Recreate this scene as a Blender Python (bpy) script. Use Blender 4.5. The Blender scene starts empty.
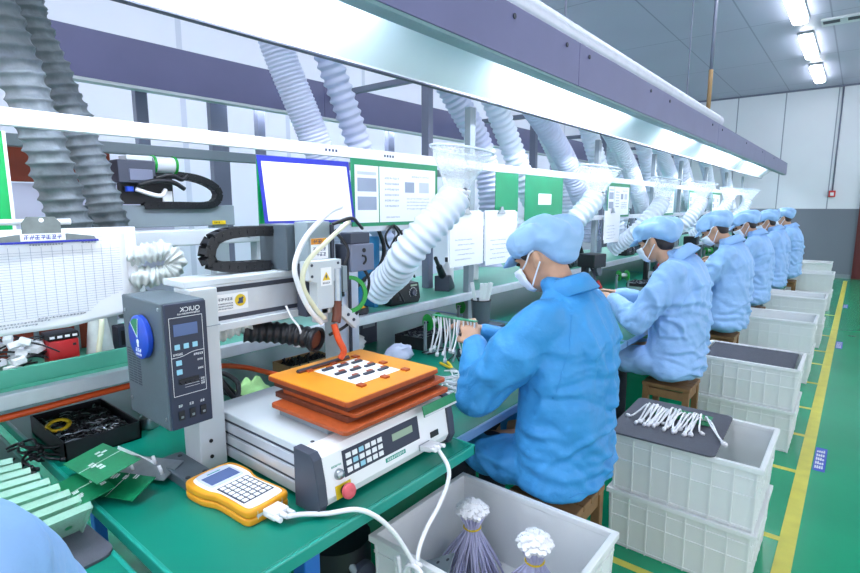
import bpy, bmesh, math, random
from mathutils import Vector, Matrix, noise
R = math.radians
PI = math.pi
random.seed(7)
C = bpy.context.scene.collection
V = Vector

# ------------------------------------------------------------------ materials
def lin(c):
    c = c / 255.0
    return c / 12.92 if c <= 0.04045 else ((c + 0.055) / 1.055) ** 2.4

MATS = {}
# pigment strength of the strongly coloured things
DEEP = dict(floor_green=.92, bench_green=.80, bench_edge=.75, shelf_green=.7, doc_green=.6, doc_green_bright=.6, bakelite=.8, bakelite_edge=.62,
            bakelite_brown=.5, brown_board=1.0, pendant_yellow=.85, yellow=.85, coat_blue=.72, coat_pale=.88, cap_blue=.85, seam_blue=.62, frame_blue=.6, beam_purple=.78,
            wall_grey=.62, tape_blue=.7, sticker_blue=.7, spool_green=.7, pcb_green=.62, pcb_dark=.6, red=.8, alarm_red=.8, orange_tube=.8, post_grey=.75,
            dark_grey=.7, panel_navy=.7, controller_grey=.75, mat_black=.8, black_plastic=.7, skin=.72, hose_grey=.62, lime_cloth=.8, line_yellow=.8, sky_blue_plastic=.7, leg_blue=.8, wood=.75, beam_teal=.7)
def pm(name, rgb, rough=0.5, metal=0.0, var=0.06, scale=6.0, bump=0.0, bscale=60.0,
       trans=0.0, alpha=1.0, emit=None, spec=0.5, sub=0.0):
    m = bpy.data.materials.new(name)
    m.use_nodes = True
    nt = m.node_tree
    b = nt.nodes['Principled BSDF']
    col = [lin(v) * DEEP.get(name, 1.0) for v in rgb]
    tc = nt.nodes.new('ShaderNodeTexCoord')
    nz = nt.nodes.new('ShaderNodeTexNoise')
    nz.inputs['Scale'].default_value = scale
    nz.inputs['Detail'].default_value = 4
    nt.links.new(tc.outputs['Object'], nz.inputs['Vector'])
    rp = nt.nodes.new('ShaderNodeValToRGB')
    rp.color_ramp.elements[0].position = 0.3
    rp.color_ramp.elements[1].position = 0.7
    rp.color_ramp.elements[0].color = [max(0, v * (1 - var)) for v in col] + [1]
    rp.color_ramp.elements[1].color = [min(1, v * (1 + var)) for v in col] + [1]
    nt.links.new(nz.outputs['Fac'], rp.inputs['Fac'])
    nt.links.new(rp.outputs['Color'], b.inputs['Base Color'])
    b.inputs['Roughness'].default_value = rough
    b.inputs['Metallic'].default_value = metal
    b.inputs['Specular IOR Level'].default_value = spec
    if trans: b.inputs['Transmission Weight'].default_value = trans
    if sub:
        b.inputs['Subsurface Weight'].default_value = sub
        b.inputs['Subsurface Radius'].default_value = (0.02, 0.02, 0.02)
    b.inputs['Alpha'].default_value = alpha
    if emit:
        b.inputs['Emission Color'].default_value = [lin(v) for v in emit[0]] + [1]
        b.inputs['Emission Strength'].default_value = emit[1]
    if bump:
        n2 = nt.nodes.new('ShaderNodeTexNoise')
        n2.inputs['Scale'].default_value = bscale
        n2.inputs['Detail'].default_value = 3
        nt.links.new(tc.outputs['Object'], n2.inputs['Vector'])
        bp = nt.nodes.new('ShaderNodeBump')
        bp.inputs['Strength'].default_value = bump
        bp.inputs['Distance'].default_value = 0.01
        nt.links.new(n2.outputs['Fac'], bp.inputs['Height'])
        nt.links.new(bp.outputs['Normal'], b.inputs['Normal'])
    MATS[name] = m
    return m

def panel_mat(name, rgb, seam, ax, period, offset, width=0.012, ax2=None, period2=1, offset2=0, rough=0.4):
    """sheet panels with thin seams every `period` metres along one or two object axes"""
    m = pm(name, rgb, rough, var=0.03, scale=0.7)
    nt = m.node_tree
    b = nt.nodes['Principled BSDF']
    tc = [n for n in nt.nodes if n.type == 'TEX_COORD'][0]
    sp = nt.nodes.new('ShaderNodeSeparateXYZ')
    nt.links.new(tc.outputs['Object'], sp.inputs[0])
    def line(axis, per, off):
        a = nt.nodes.new('ShaderNodeMath'); a.operation = 'SUBTRACT'
        nt.links.new(sp.outputs['XYZ'.index(axis)], a.inputs[0]); a.inputs[1].default_value = off - per / 2
        c = nt.nodes.new('ShaderNodeMath'); c.operation = 'FLOORED_MODULO'
        nt.links.new(a.outputs[0], c.inputs[0]); c.inputs[1].default_value = per
        d = nt.nodes.new('ShaderNodeMath'); d.operation = 'SUBTRACT'
        nt.links.new(c.outputs[0], d.inputs[0]); d.inputs[1].default_value = per / 2
        e = nt.nodes.new('ShaderNodeMath'); e.operation = 'ABSOLUTE'
        nt.links.new(d.outputs[0], e.inputs[0])
        f = nt.nodes.new('ShaderNodeMath'); f.operation = 'LESS_THAN'
        nt.links.new(e.outputs[0], f.inputs[0]); f.inputs[1].default_value = width
        return f.outputs[0]
    fac = line(ax, period, offset)
    if ax2:
        g = nt.nodes.new('ShaderNodeMath'); g.operation = 'MAXIMUM'
        nt.links.new(fac, g.inputs[0]); nt.links.new(line(ax2, period2, offset2), g.inputs[1])
        fac = g.outputs[0]
    rp = [n for n in nt.nodes if n.type == 'VALTORGB'][0]
    mx = nt.nodes.new('ShaderNodeMix'); mx.data_type = 'RGBA'
    nt.links.new(fac, mx.inputs['Factor'])
    nt.links.new(rp.outputs['Color'], mx.inputs['A'])
    mx.inputs['B'].default_value = [lin(v) for v in seam] + [1]
    nt.links.new(mx.outputs['Result'], b.inputs['Base Color'])
    return m

def plastic_film(name, rgb, alpha=0.3, rough=0.15):
    m = bpy.data.materials.new(name); m.use_nodes = True
    nt = m.node_tree; nt.nodes.clear()
    out = nt.nodes.new('ShaderNodeOutputMaterial')
    tr = nt.nodes.new('ShaderNodeBsdfTransparent')
    pb = nt.nodes.new('ShaderNodeBsdfPrincipled')
    pb.inputs['Base Color'].default_value = [lin(v) for v in rgb] + [1]
    pb.inputs['Roughness'].default_value = rough
    nz = nt.nodes.new('ShaderNodeTexNoise'); nz.inputs['Scale'].default_value = 30
    mp = nt.nodes.new('ShaderNodeMapRange')
    mp.inputs['To Min'].default_value = max(0, alpha - 0.1); mp.inputs['To Max'].default_value = min(1, alpha + 0.1)
    nt.links.new(nz.outputs['Fac'], mp.inputs['Value'])
    mx = nt.nodes.new('ShaderNodeMixShader')
    nt.links.new(mp.outputs['Result'], mx.inputs['Fac'])
    nt.links.new(tr.outputs[0], mx.inputs[1]); nt.links.new(pb.outputs[0], mx.inputs[2])
    nt.links.new(mx.outputs[0], out.inputs['Surface'])
    MATS[name] = m
    return m

def translucent(name, rgb, mixf=0.35, rough=0.4):
    m = pm(name, rgb, rough, var=0.03)
    nt = m.node_tree
    b = nt.nodes['Principled BSDF']
    t = nt.nodes.new('ShaderNodeBsdfTranslucent')
    t.inputs['Color'].default_value = [lin(v) for v in rgb] + [1]
    mx = nt.nodes.new('ShaderNodeMixShader'); mx.inputs['Fac'].default_value = mixf
    out = [n for n in nt.nodes if n.type == 'OUTPUT_MATERIAL'][0]
    nt.links.new(b.outputs[0], mx.inputs[1]); nt.links.new(t.outputs[0], mx.inputs[2])
    nt.links.new(mx.outputs[0], out.inputs['Surface'])
    return m

pm('floor_green', (10, 158, 112), 0.22, var=0.10, scale=1.3)
pm('line_yellow', (232, 226, 96), 0.45, var=0.10, scale=9)
pm('sticker_blue', (50, 90, 215), 0.4)
pm('white', (242, 244, 247), 0.4, var=0.02)
pm('print_ink', (70, 80, 105), 0.7)
pm('print_grey', (150, 160, 180), 0.7)
pm('wall_grey', (142, 152, 168), 0.45, var=0.03, scale=1)
pm('door_maroon', (92, 28, 30), 0.45)
panel_mat('wall_white', (226, 231, 240), (150, 160, 176), 'X', 0.935, -0.6)
panel_mat('ceiling_panel', (168, 172, 192), (128, 134, 158), 'X', 0.935, -0.55, 0.010, 'Y', 2.35, 9.05)  # white ceiling; its weaker light is put into the grey-blue colour
panel_mat('wall_window', (232, 235, 250), (206, 212, 230), 'Y', 1.3, 0.2, 0.03)
pm('beam_purple', (116, 118, 160), 0.35, var=0.06, scale=3)
pm('beam_teal', (130, 170, 176), 0.4)
pm('reflector', (206, 222, 222), 0.35, var=0.02)
pm('tube_light', (255, 255, 255), 0.5, emit=((238, 243, 255), 38.0))
pm('ceiling_lamp', (255, 255, 255), 0.5, emit=((242, 246, 255), 8.0))
pm('galvanised', (206, 212, 226), 0.42, metal=0.5, var=0.05, scale=12)
pm('aluminium', (206, 212, 220), 0.36, metal=0.45, var=0.05, scale=20)
pm('painted_light', (198, 206, 211), 0.42, var=0.03)
pm('painted_grey', (136, 150, 158), 0.45, var=0.04)
pm('post_grey', (128, 136, 160), 0.4, var=0.05)
pm('dark_slot', (52, 58, 72), 0.55)
pm('black_plastic', (28, 31, 38), 0.45, var=0.15, scale=30)
pm('dark_grey', (74, 82, 100), 0.45)
pm('panel_navy', (50, 58, 84), 0.4)
pm('controller_grey', (92, 106, 116), 0.42, bump=0.05, bscale=300)
pm('lcd_blue', (84, 104, 150), 0.25)
pm('lcd_green', (150, 170, 150), 0.25)
pm('key_blue', (150, 205, 225), 0.4)
pm('steel', (170, 178, 184), 0.28, metal=0.85, var=0.1, scale=30)
pm('clip_steel', (120, 130, 130), 0.35, metal=0.6, var=0.15, scale=30)
pm('red', (196, 40, 44), 0.4)
pm('estop_red', (214, 90, 100), 0.35)
pm('yellow', (244, 210, 40), 0.45)
pm('pendant_yellow', (250, 172, 34), 0.38, var=0.03)
pm('bench_green', (0, 140, 116), 0.34, var=0.06, scale=4)
pm('bench_edge', (30, 170, 150), 0.3)
pm('bench_blue_edge', (120, 160, 200), 0.35, metal=0.2)
pm('shelf_green', (96, 196, 168), 0.4, var=0.05)
pm('doc_green', (18, 172, 116), 0.4)
pm('doc_green_bright', (0, 205, 110), 0.4)
pm('frame_blue', (40, 56, 200), 0.35)
pm('pcb_green', (22, 160, 104), 0.35, var=0.10, scale=90)
pm('pcb_dark', (30, 92, 76), 0.4)
pm('bakelite', (244, 158, 34), 0.4, var=0.05, scale=8)
pm('bakelite_edge', (206, 92, 34), 0.45, var=0.10, scale=40)
pm('bakelite_brown', (134, 66, 40), 0.5, var=0.15, scale=40)
pm('brown_board', (146, 62, 40), 0.5, var=0.05)
pm('orange_tube', (238, 88, 30), 0.35)
pm('tape_blue', (34, 84, 214), 0.35)
pm('spool_green', (20, 176, 62), 0.35)
pm('sky_blue_plastic', (40, 160, 226), 0.35)
pm('hose_grey', (132, 144, 152), 0.5, var=0.14, scale=16, bump=0.3, bscale=40)
pm('hose_lavender', (196, 204, 230), 0.5, var=0.05, scale=12)
pm('hose_white', (222, 232, 246), 0.45, var=0.04, scale=12)
pm('hose_pale', (206, 214, 212), 0.5, var=0.15, scale=14)
pm('cable_white', (234, 236, 240), 0.4, var=0.02)
pm('cable_cream', (226, 226, 196), 0.4)
pm('wood', (150, 112, 72), 0.6, var=0.2, scale=14)
pm('cardboard', (158, 130, 92), 0.7, var=0.08)
pm('lime_cloth', (172, 224, 150), 0.8, var=0.1, scale=30)
pm('mat_black', (86, 90, 102), 0.7, var=0.08, scale=60, bump=0.15, bscale=400)
pm('wire_lilac', (196, 196, 228), 0.45, var=0.05)
pm('skin', (226, 178, 148), 0.5, var=0.06, scale=18, sub=0.08)
pm('hair_black', (34, 30, 32), 0.55, var=0.3, scale=120, bump=0.4, bscale=200)
pm('seam_blue', (66, 160, 232), 0.65)
pm('trouser_navy', (38, 44, 60), 0.7, var=0.1)
pm('mask_white', (222, 232, 244), 0.6, var=0.03)
pm('glove_white', (232, 236, 240), 0.6)
pm('shoe_black', (30, 30, 34), 0.5)
def wrinkle(name, rgb, sc, strength, dist, seed):
    m = pm(name, rgb, 0.5, var=0.06, scale=5, spec=0.35)
    nt = m.node_tree; b = nt.nodes['Principled BSDF']
    tc = [n for n in nt.nodes if n.type == 'TEX_COORD'][0]
    mp = nt.nodes.new('ShaderNodeMapping')
    mp.inputs['Rotation'].default_value = (0.5, 0.6, 0.4); mp.inputs['Scale'].default_value = (1.5, 1.0, 0.55)
    mp.inputs['Location'].default_value = (seed, 0, 0)
    nt.links.new(tc.outputs['Object'], mp.inputs['Vector'])
    nz = nt.nodes.new('ShaderNodeTexNoise'); nz.noise_type = 'RIDGED_MULTIFRACTAL'
    nz.inputs['Scale'].default_value = sc; nz.inputs['Detail'].default_value = 1.2
    nz.inputs['Roughness'].default_value = 0.45; nz.inputs['Distortion'].default_value = 0.9
    nt.links.new(mp.outputs['Vector'], nz.inputs['Vector'])
    n2 = nt.nodes.new('ShaderNodeTexNoise'); n2.inputs['Scale'].default_value = 34; n2.inputs['Detail'].default_value = 3
    nt.links.new(tc.outputs['Object'], n2.inputs['Vector'])
    ad = nt.nodes.new('ShaderNodeMath'); ad.operation = 'MULTIPLY_ADD'
    nt.links.new(n2.outputs['Fac'], ad.inputs[0]); ad.inputs[1].default_value = 0.10
    nt.links.new(nz.outputs['Fac'], ad.inputs[2])
    bp = nt.nodes.new('ShaderNodeBump'); bp.inputs['Strength'].default_value = strength; bp.inputs['Distance'].default_value = dist
    nt.links.new(ad.outputs[0], bp.inputs['Height'])
    nt.links.new(bp.outputs['Normal'], b.inputs['Normal'])
wrinkle('coat_blue', (70, 168, 240), 3.6, 0.9, 0.050, 0)
wrinkle('coat_pale', (150, 194, 246), 3.6, 0.85, 0.042, 3)
wrinkle('cap_blue', (160, 202, 248), 6.5, 0.9, 0.028, 5)
translucent('crate_white', (246, 249, 250), 0.3)
plastic_film('clear_plastic', (242, 248, 253), 0.26)
plastic_film('tray_clear', (176, 226, 204), 0.50, 0.2)
pm('alarm_red', (214, 60, 66), 0.4)
pm('leg_blue', (30, 110, 200), 0.4)
pm('partition_grey', (196, 198, 220), 0.5)

# ------------------------------------------------------------------ mesh builder
class MB:
    def __init__(self, o=(0, 0, 0)):
        self.bm = bmesh.new(); self.o = V(o)
    def _v(self, p): return self.bm.verts.new(V(p) - self.o)
    def box(self, x0, x1, y0, y1, z0, z1, bev=0.0):
        return self.obox((0, 0, 0), (1, 0, 0), (0, 1, 0), (0, 0, 1), (x0, x1), (y0, y1), (z0, z1), bev)
    def obox(self, o, u, v, n, ur, vr, nr, bev=0.0, seg=2):
        o, u, v, n = V(o), V(u), V(v), V(n)
        vs = []
        for c in (nr[0], nr[1]):
            for a, b in ((ur[0], vr[0]), (ur[1], vr[0]), (ur[1], vr[1]), (ur[0], vr[1])):
                vs.append(self._v(o + u * a + v * b + n * c))
        fs = [self.bm.faces.new([vs[i] for i in f]) for f in
              ((3, 2, 1, 0), (4, 5, 6, 7), (0, 1, 5, 4), (1, 2, 6, 5), (2, 3, 7, 6), (3, 0, 4, 7))]
        if u.cross(v).dot(n) < 0: bmesh.ops.reverse_faces(self.bm, faces=fs)
        if bev > 0:
            es = list({e for f in fs for e in f.edges})
            bmesh.ops.bevel(self.bm, geom=es, offset=bev, segments=seg, profile=0.5, affect='EDGES')
        return self
    def prism(self, pts, o, u, v, n, d0, d1, bev=0.0):
        """polygon pts (a,b) in the u,v plane extruded along n from d0 to d1"""
        o, u, v, n = V(o), V(u), V(v), V(n)
        lo = [self._v(o + u * a + v * b + n * d0) for a, b in pts]
        hi = [self._v(o + u * a + v * b + n * d1) for a, b in pts]
        k = len(pts); fs = []
        fs.append(self.bm.faces.new(lo[::-1])); fs.append(self.bm.faces.new(hi))
        for i in range(k):
            j = (i + 1) % k
            fs.append(self.bm.faces.new((lo[i], lo[j], hi[j], hi[i])))
        bmesh.ops.recalc_face_normals(self.bm, faces=fs)
        if bev > 0:
            es = [e for e in set(list(fs[1].edges) + list(fs[0].edges))]
            bmesh.ops.bevel(self.bm, geom=es, offset=bev, segments=2, profile=0.5, affect='EDGES')
        return self
    def tube(self, pts, r, n=8, rfun=None, caps=True, twist=0.0):
        """sweep; rfun(i, t, theta) -> radius overrides r"""
        pts = [V(p) for p in pts]
        k = len(pts); rings = []
        t0 = (pts[1] - pts[0]).normalized()
        up = V((0, 0, 1)) if abs(t0.z) < 0.9 else V((1, 0, 0))
        a = t0.cross(up).normalized()
        for i in range(k):
            t = ((pts[min(i + 1, k - 1)] - pts[max(i - 1, 0)])).normalized()
            a = (a - t * a.dot(t)).normalized()
            b = t.cross(a)
            ring = []
            for j in range(n):
                th = 2 * PI * j / n
                rr = rfun(i, i / (k - 1), th) if rfun else r
                ring.append(self._v(pts[i] + (a * math.cos(th) + b * math.sin(th)) * rr))
            rings.append(ring)
        fs = []
        for i in range(k - 1):
            for j in range(n):
                fs.append(self.bm.faces.new((rings[i][j], rings[i][(j + 1) % n], rings[i + 1][(j + 1) % n], rings[i + 1][j])))
        if caps:
            fs.append(self.bm.faces.new(rings[0][::-1])); fs.append(self.bm.faces.new(rings[-1]))
        return self
    def cyl(self, p0, p1, r, n=16, r1=None):
        p0, p1 = V(p0), V(p1)
        rr = r if r1 is None else r1
        return self.tube([p0, p1], r, n, rfun=lambda i, t, th: r if i == 0 else rr)
    def lathe(self, prof, base, axis, n=24, closed=False):
        """prof: list of (radius, height) along axis"""
        base, axis = V(base), V(axis).normalized()
        up = V((0, 0, 1)) if abs(axis.z) < 0.9 else V((1, 0, 0))
        a = axis.cross(up).normalized(); b = axis.cross(a)
        rings = []
        for r, h in prof:
            rings.append([self._v(base + axis * h + (a * math.cos(2 * PI * j / n) + b * math.sin(2 * PI * j / n)) * max(r, 1e-4)) for j in range(n)])
        fs = []
        m = len(rings)
        for i in range(m if closed else m - 1):
            for j in range(n):
                q = rings[(i + 1) % m]
                fs.append(self.bm.faces.new((rings[i][j], rings[i][(j + 1) % n], q[(j + 1) % n], q[j])))
        bmesh.ops.recalc_face_normals(self.bm, faces=fs)
        return self
    def ell(self, c, r, n=12, M=None):
        res = bmesh.ops.create_uvsphere(self.bm, u_segments=n, v_segments=max(6, n // 2 + 2), radius=1)
        r = (r, r, r) if not hasattr(r, '__len__') else r
        for v in res['verts']:
            p = V((v.co.x * r[0], v.co.y * r[1], v.co.z * r[2]))
            if M: p = M @ p
            v.co = p + V(c) - self.o
        return self
    def text(self, s, size, o, u, v, n, depth=0.0008, mirror=False, align='CENTER'):
        cu = bpy.data.curves.new('txt', 'FONT'); cu.body = s; cu.size = size
        cu.align_x = align; cu.align_y = 'CENTER'
        ob = bpy.data.objects.new('txt', cu); C.objects.link(ob)
        dg = bpy.context.evaluated_depsgraph_get()
        me = bpy.data.meshes.new_from_object(ob.evaluated_get(dg))
        bpy.data.objects.remove(ob); bpy.data.curves.remove(cu)
        o, u, v, n = V(o), V(u), V(v), V(n)
        s_ = -1 if mirror else 1
        vs = [self._v(o + u * (p.co.x * s_) + v * p.co.y + n * depth) for p in me.vertices]
        for f in me.polygons:
            idx = list(f.vertices)
            if mirror: idx = idx[::-1]
            try: self.bm.faces.new([vs[i] for i in idx])
            except ValueError: pass
        bpy.data.meshes.remove(me)
        return self
    def build(self, name, mat, parent=None, smooth=None, mod=None):
        me = bpy.data.meshes.new(name)
        self.bm.normal_update()
        self.bm.to_mesh(me); self.bm.free()
        ms = mat if isinstance(mat, (list, tuple)) else [mat]
        for m in ms: me.materials.append(MATS[m])
        if smooth:
            for p in me.polygons: p.use_smooth = True
            if smooth is not True:
                me.set_sharp_from_angle(angle=R(smooth))
        ob = bpy.data.objects.new(name, me); C.objects.link(ob)
        if parent is not None:
            ob.parent = parent
        elif self.o.length > 0:
            ob.location = self.o
        return ob

def build_each(mb, name, mat, parent=None, smooth=None):
    """one object per connected piece of the mesh"""
    bm = mb.bm; bm.verts.ensure_lookup_table()
    seen = set(); out = []
    for v in bm.verts:
        if v in seen: continue
        st = [v]; isl = []
        seen.add(v)
        while st:
            a = st.pop(); isl.append(a)
            for e in a.link_edges:
                b = e.other_vert(a)
                if b not in seen: seen.add(b); st.append(b)
        q = MB(mb.o); ix = {a: q.bm.verts.new(a.co) for a in isl}
        for f in {f for a in isl for f in a.link_faces}: q.bm.faces.new([ix[w] for w in f.verts])
        out.append(q.build(name, mat, parent, smooth))
    bm.free()
    return out

def tag(o, label=None, cat=None, group=None, kind=None):
    if label: o['label'] = label
    if cat: o['category'] = cat
    if group: o['group'] = group
    if kind: o['kind'] = kind
    return o
def thing(name, label, cat, loc=(0, 0, 0), rz=0.0, group=None):
    o = bpy.data.objects.new(name, None); C.objects.link(o)
    o.empty_display_size = 0.05
    o.location = loc; o.rotation_euler = (0, 0, rz)
    return tag(o, label, cat, group)
def struct(name, mb, mat, smooth=None):
    return tag(mb.build(name, mat, None, smooth), kind='structure')
def dup(root, loc, rz=None, label=None, group=None, rot=None, scale=None):
    r = root.copy(); C.objects.link(r); r.location = loc
    if rz is not None: r.rotation_euler = (0, 0, rz)
    if rot is not None: r.rotation_euler = rot
    if scale is not None: r.scale = (scale,) * 3
    if label: r['label'] = label
    if group: r['group'] = group
    for ch in list(root.children):
        c = ch.copy(); C.objects.link(c); c.parent = r
        for g in list(ch.children):
            d = g.copy(); C.objects.link(d); d.parent = c
    return r

def spline(ctrl, n=60):
    """Catmull-Rom through control points, evenly spaced"""
    P = [V(p) for p in ctrl]
    P = [P[0] * 2 - P[1]] + P + [P[-1] * 2 - P[-2]]
    out = []
    seg = len(P) - 3
    m = 24
    for i in range(seg):
        p0, p1, p2, p3 = P[i:i + 4]
        for k in range(m):
            t = k / m
            out.append(0.5 * ((2 * p1) + (p2 - p0) * t + (2 * p0 - 5 * p1 + 4 * p2 - p3) * t * t + (3 * p1 - p0 - 3 * p2 + p3) * t ** 3))
    out.append(P[-2])
    L = [0]
    for a, b in zip(out, out[1:]): L.append(L[-1] + (b - a).length)
    res = []; j = 0
    for i in range(n):
        s = L[-1] * i / (n - 1)
        while j < len(L) - 2 and L[j + 1] < s: j += 1
        d = L[j + 1] - L[j]
        res.append(out[j].lerp(out[j + 1], 0 if d == 0 else (s - L[j]) / d))
    return res
def path_len(ctrl):
    p = spline(ctrl, 40)
    return sum((b - a).length for a, b in zip(p, p[1:]))

def corrugated(ctrl, r, pitch, depth, mb, helix=False, n=20, sharp=False, per=8, crinkle=0.0):
    L = path_len(ctrl)
    k = max(20, int(L / pitch * per))
    pts = spline(ctrl, k)
    rnd = random.Random(3)
    def rf(i, t, th):
        ph = t * L / pitch + (th / (2 * PI) if helix else 0)
        f = ph - math.floor(ph)
        w = (abs(2 * f - 1)) ** (2.2 if sharp else 1.0) if sharp else 0.5 + 0.5 * math.cos(2 * PI * f)
        rr = r - depth + depth * w
        if crinkle:
            rr += crinkle * noise.noise(V((math.cos(th) * 2.5, math.sin(th) * 2.5, t * L / pitch * 0.9)))
        return rr
    mb.tube(pts, r, n, rf)
    return mb

def hose(label, ctrl, r, pitch, depth, mat, helix=False, group='ducting hoses', sharp=False, crinkle=0.0, n=20, per=8):
    mb = MB(ctrl[-1])
    corrugated(ctrl, r, pitch, depth, mb, helix, n, sharp, per, crinkle)
    o = mb.build('exhaust_hose', mat, None, True)
    return tag(o, label, 'hose', group)

def cable(name, label, ctrl, r, mat, cat='cable', n=8, k=None, group=None, parent=None):
    mb = MB(ctrl[0] if parent is None else parent.location)
    mb.tube(spline(ctrl, k or max(16, int(path_len(ctrl) / 0.012))), r, n)
    o = mb.build(name, mat, parent, True)
    if parent is None: tag(o, label, cat, group)
    return o

# ------------------------------------------------------------------ camera
H = 1.55; F = 525.0
cam = bpy.data.cameras.new('camera'); camo = bpy.data.objects.new('camera', cam); C.objects.link(camo)
cam.sensor_width = 36; cam.sensor_fit = 'HORIZONTAL'; cam.lens = 36 * F / 860
cam.clip_start = 0.02; cam.clip_end = 100
TH = math.atan2(432, math.hypot(F, 80)); PT = math.atan2(80, F)
camo.location = (0, 0, H); camo.rotation_euler = (PI / 2 - PT, 0, TH)
bpy.context.scene.camera = camo

# ------------------------------------------------------------------ the setting
FY = 14.47; CZ = 4.08; LX = -5.6
struct('floor', MB().box(LX, 3.2, -2.5, FY, -0.1, 0), 'floor_green')
struct('ceiling', MB().box(LX, 3.2, -2.5, FY, CZ, CZ + 0.1), 'ceiling_panel')
struct('wall_left', MB().box(LX - 0.1, LX, -2.5, FY, 0, CZ), 'wall_window')
struct('wall_back', MB().box(LX, 3.2, FY, FY + 0.1, 1.50, CZ), 'wall_white')
struct('wall_back_lower', MB().box(LX, 3.2, FY - 0.006, FY + 0.1, 0, 1.50), 'wall_grey')
struct('trim_1', MB().box(LX, -0.06, FY - 0.02, FY - 0.006, 0, 0.09), 'painted_grey')
struct('trim_2', MB().box(LX, 3.2, FY - 0.03, FY, CZ - 0.035, CZ), 'post_grey')
d = MB().box(-0.04, 0.90, FY - 0.05, FY - 0.006, 0, 2.25)
dr = struct('door_1', d, 'door_maroon')
MB().box(0.0, 0.86, FY - 0.062, FY - 0.05, 0.02, 2.2, 0.004).build('door_leaf', 'door_maroon', dr)
MB().cyl((0.78, FY - 0.06, 1.0), (0.78, FY - 0.11, 1.0), 0.012).box(0.68, 0.79, FY - 0.115, FY - 0.10, 0.985, 1.015, 0.004).build('door_handle', 'steel', dr)
# floor paint
fl = MB().box(-0.155, -0.088, -1.0, 14.0, 0, 0.0015)
struct('trim_3', fl, 'line_yellow')
cl = MB()
for y in (0.85, 2.16, 2.80, 3.62, 4.25, 4.87, 5.62, 6.35, 6.95, 7.85, 9.4):
    cl.box(-0.92, -0.155, y - 0.02, y + 0.02, 0, 0.0014)
struct('trim_4', cl, 'line_yellow')
for (y, lab) in ((3.9, 'blue floor sticker with white writing nearest the camera beside the yellow line'),
                 (7.4, 'blue floor sticker halfway down the aisle beside the yellow line'),
                 (10.4, 'farthest small blue floor sticker near the end of the yellow line')):
    t = thing('floor_sticker', lab, 'sticker', (-0.052, y, 0), 0, 'blue floor stickers')
    MB().box(-0.03, 0.03, -0.19, 0.19, 0, 0.0012).build('backing', 'sticker_blue', t)
    m = MB(); r_ = random.Random(5)
    for k in range(5):
        y0 = -0.155 + k * 0.065
        for q in range(4):
            m.box(-0.022 + q * 0.011, -0.022 + q * 0.011 + 0.007, y0, y0 + 0.03 + 0.02 * r_.random(), 0.0012, 0.0018)
        m.box(-0.022, 0.02, y0 + 0.012, y0 + 0.02, 0.0012, 0.0018)
    m.build('lettering', 'white', t)

# ------------------------------------------------------------------ ceiling fittings
def ceiling_light(y, half, lab):
    t = thing('ceiling_light', lab, 'ceiling light', (-0.885, y, CZ), 0, 'strip lights on the ceiling')
    MB().box(-0.10, 0.10, -half - 0.02, half + 0.02, -0.03, 0, 0.008).build('housing', 'painted_grey', t)
    pts = []
    for k in range(13): a = PI * k / 12; pts.append((0.088 * math.cos(a), half - 0.088 + 0.088 * math.sin(a)))
    for k in range(13): a = PI + PI * k / 12; pts.append((0.088 * math.cos(a), -half + 0.088 + 0.088 * math.sin(a)))
    MB().prism(pts, (0, 0, 0), (1, 0, 0), (0, 1, 0), (0, 0, 1), -0.085, -0.03, 0.012).build('diffuser', 'ceiling_lamp', t, 40)
    return t
ceiling_light(8.35, 0.74, 'white ceiling strip light at the top edge, nearest of the three in the row')
ceiling_light(10.55, 0.74, 'white ceiling strip light in the middle of the row of three')
ceiling_light(12.75, 0.74, 'white ceiling strip light farthest away by the end wall')
for y in (6.1, 3.9, 1.7, -0.5):
    ceiling_light(y, 0.83, 'white ceiling strip light overhead outside the picture')
t = thing('ceiling_vent', 'rectangular ceiling vent with dark louvres beside the strip lights', 'vent', (-0.30, 9.45, CZ))
MB().box(-0.38, 0.38, -0.16, 0.16, -0.03, 0, 0.004).build('vent_frame', 'painted_light', t)
for k, x in enumerate((-0.27, 0.0, 0.24)):
    MB().box(x - 0.085, x + 0.10, -0.11, 0.02, -0.034, -0.03).build('louvre', 'dark_slot', t)
t = thing('alarm_box', 'small red alarm call box on the end wall below a conduit', 'alarm', (-0.53, FY, 1.82))
MB().box(-0.06, 0.06, -0.06, 0.003, -0.07, 0.07, 0.01).build('case', 'alarm_red', t)
MB().box(-0.032, 0.032, -0.066, -0.06, -0.04, 0.03, 0.003).build('push_plate', 'white', t)
cb = MB((-0.53, FY - 0.03, 1.92)).cyl((-0.53, FY - 0.018, 1.89), (-0.53, FY - 0.018, CZ - 0.04), 0.015, 10)
tag(cb.build('cable_conduit', 'post_grey', None, True), 'vertical grey conduit running from the ceiling to the red alarm box', 'conduit')

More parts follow.
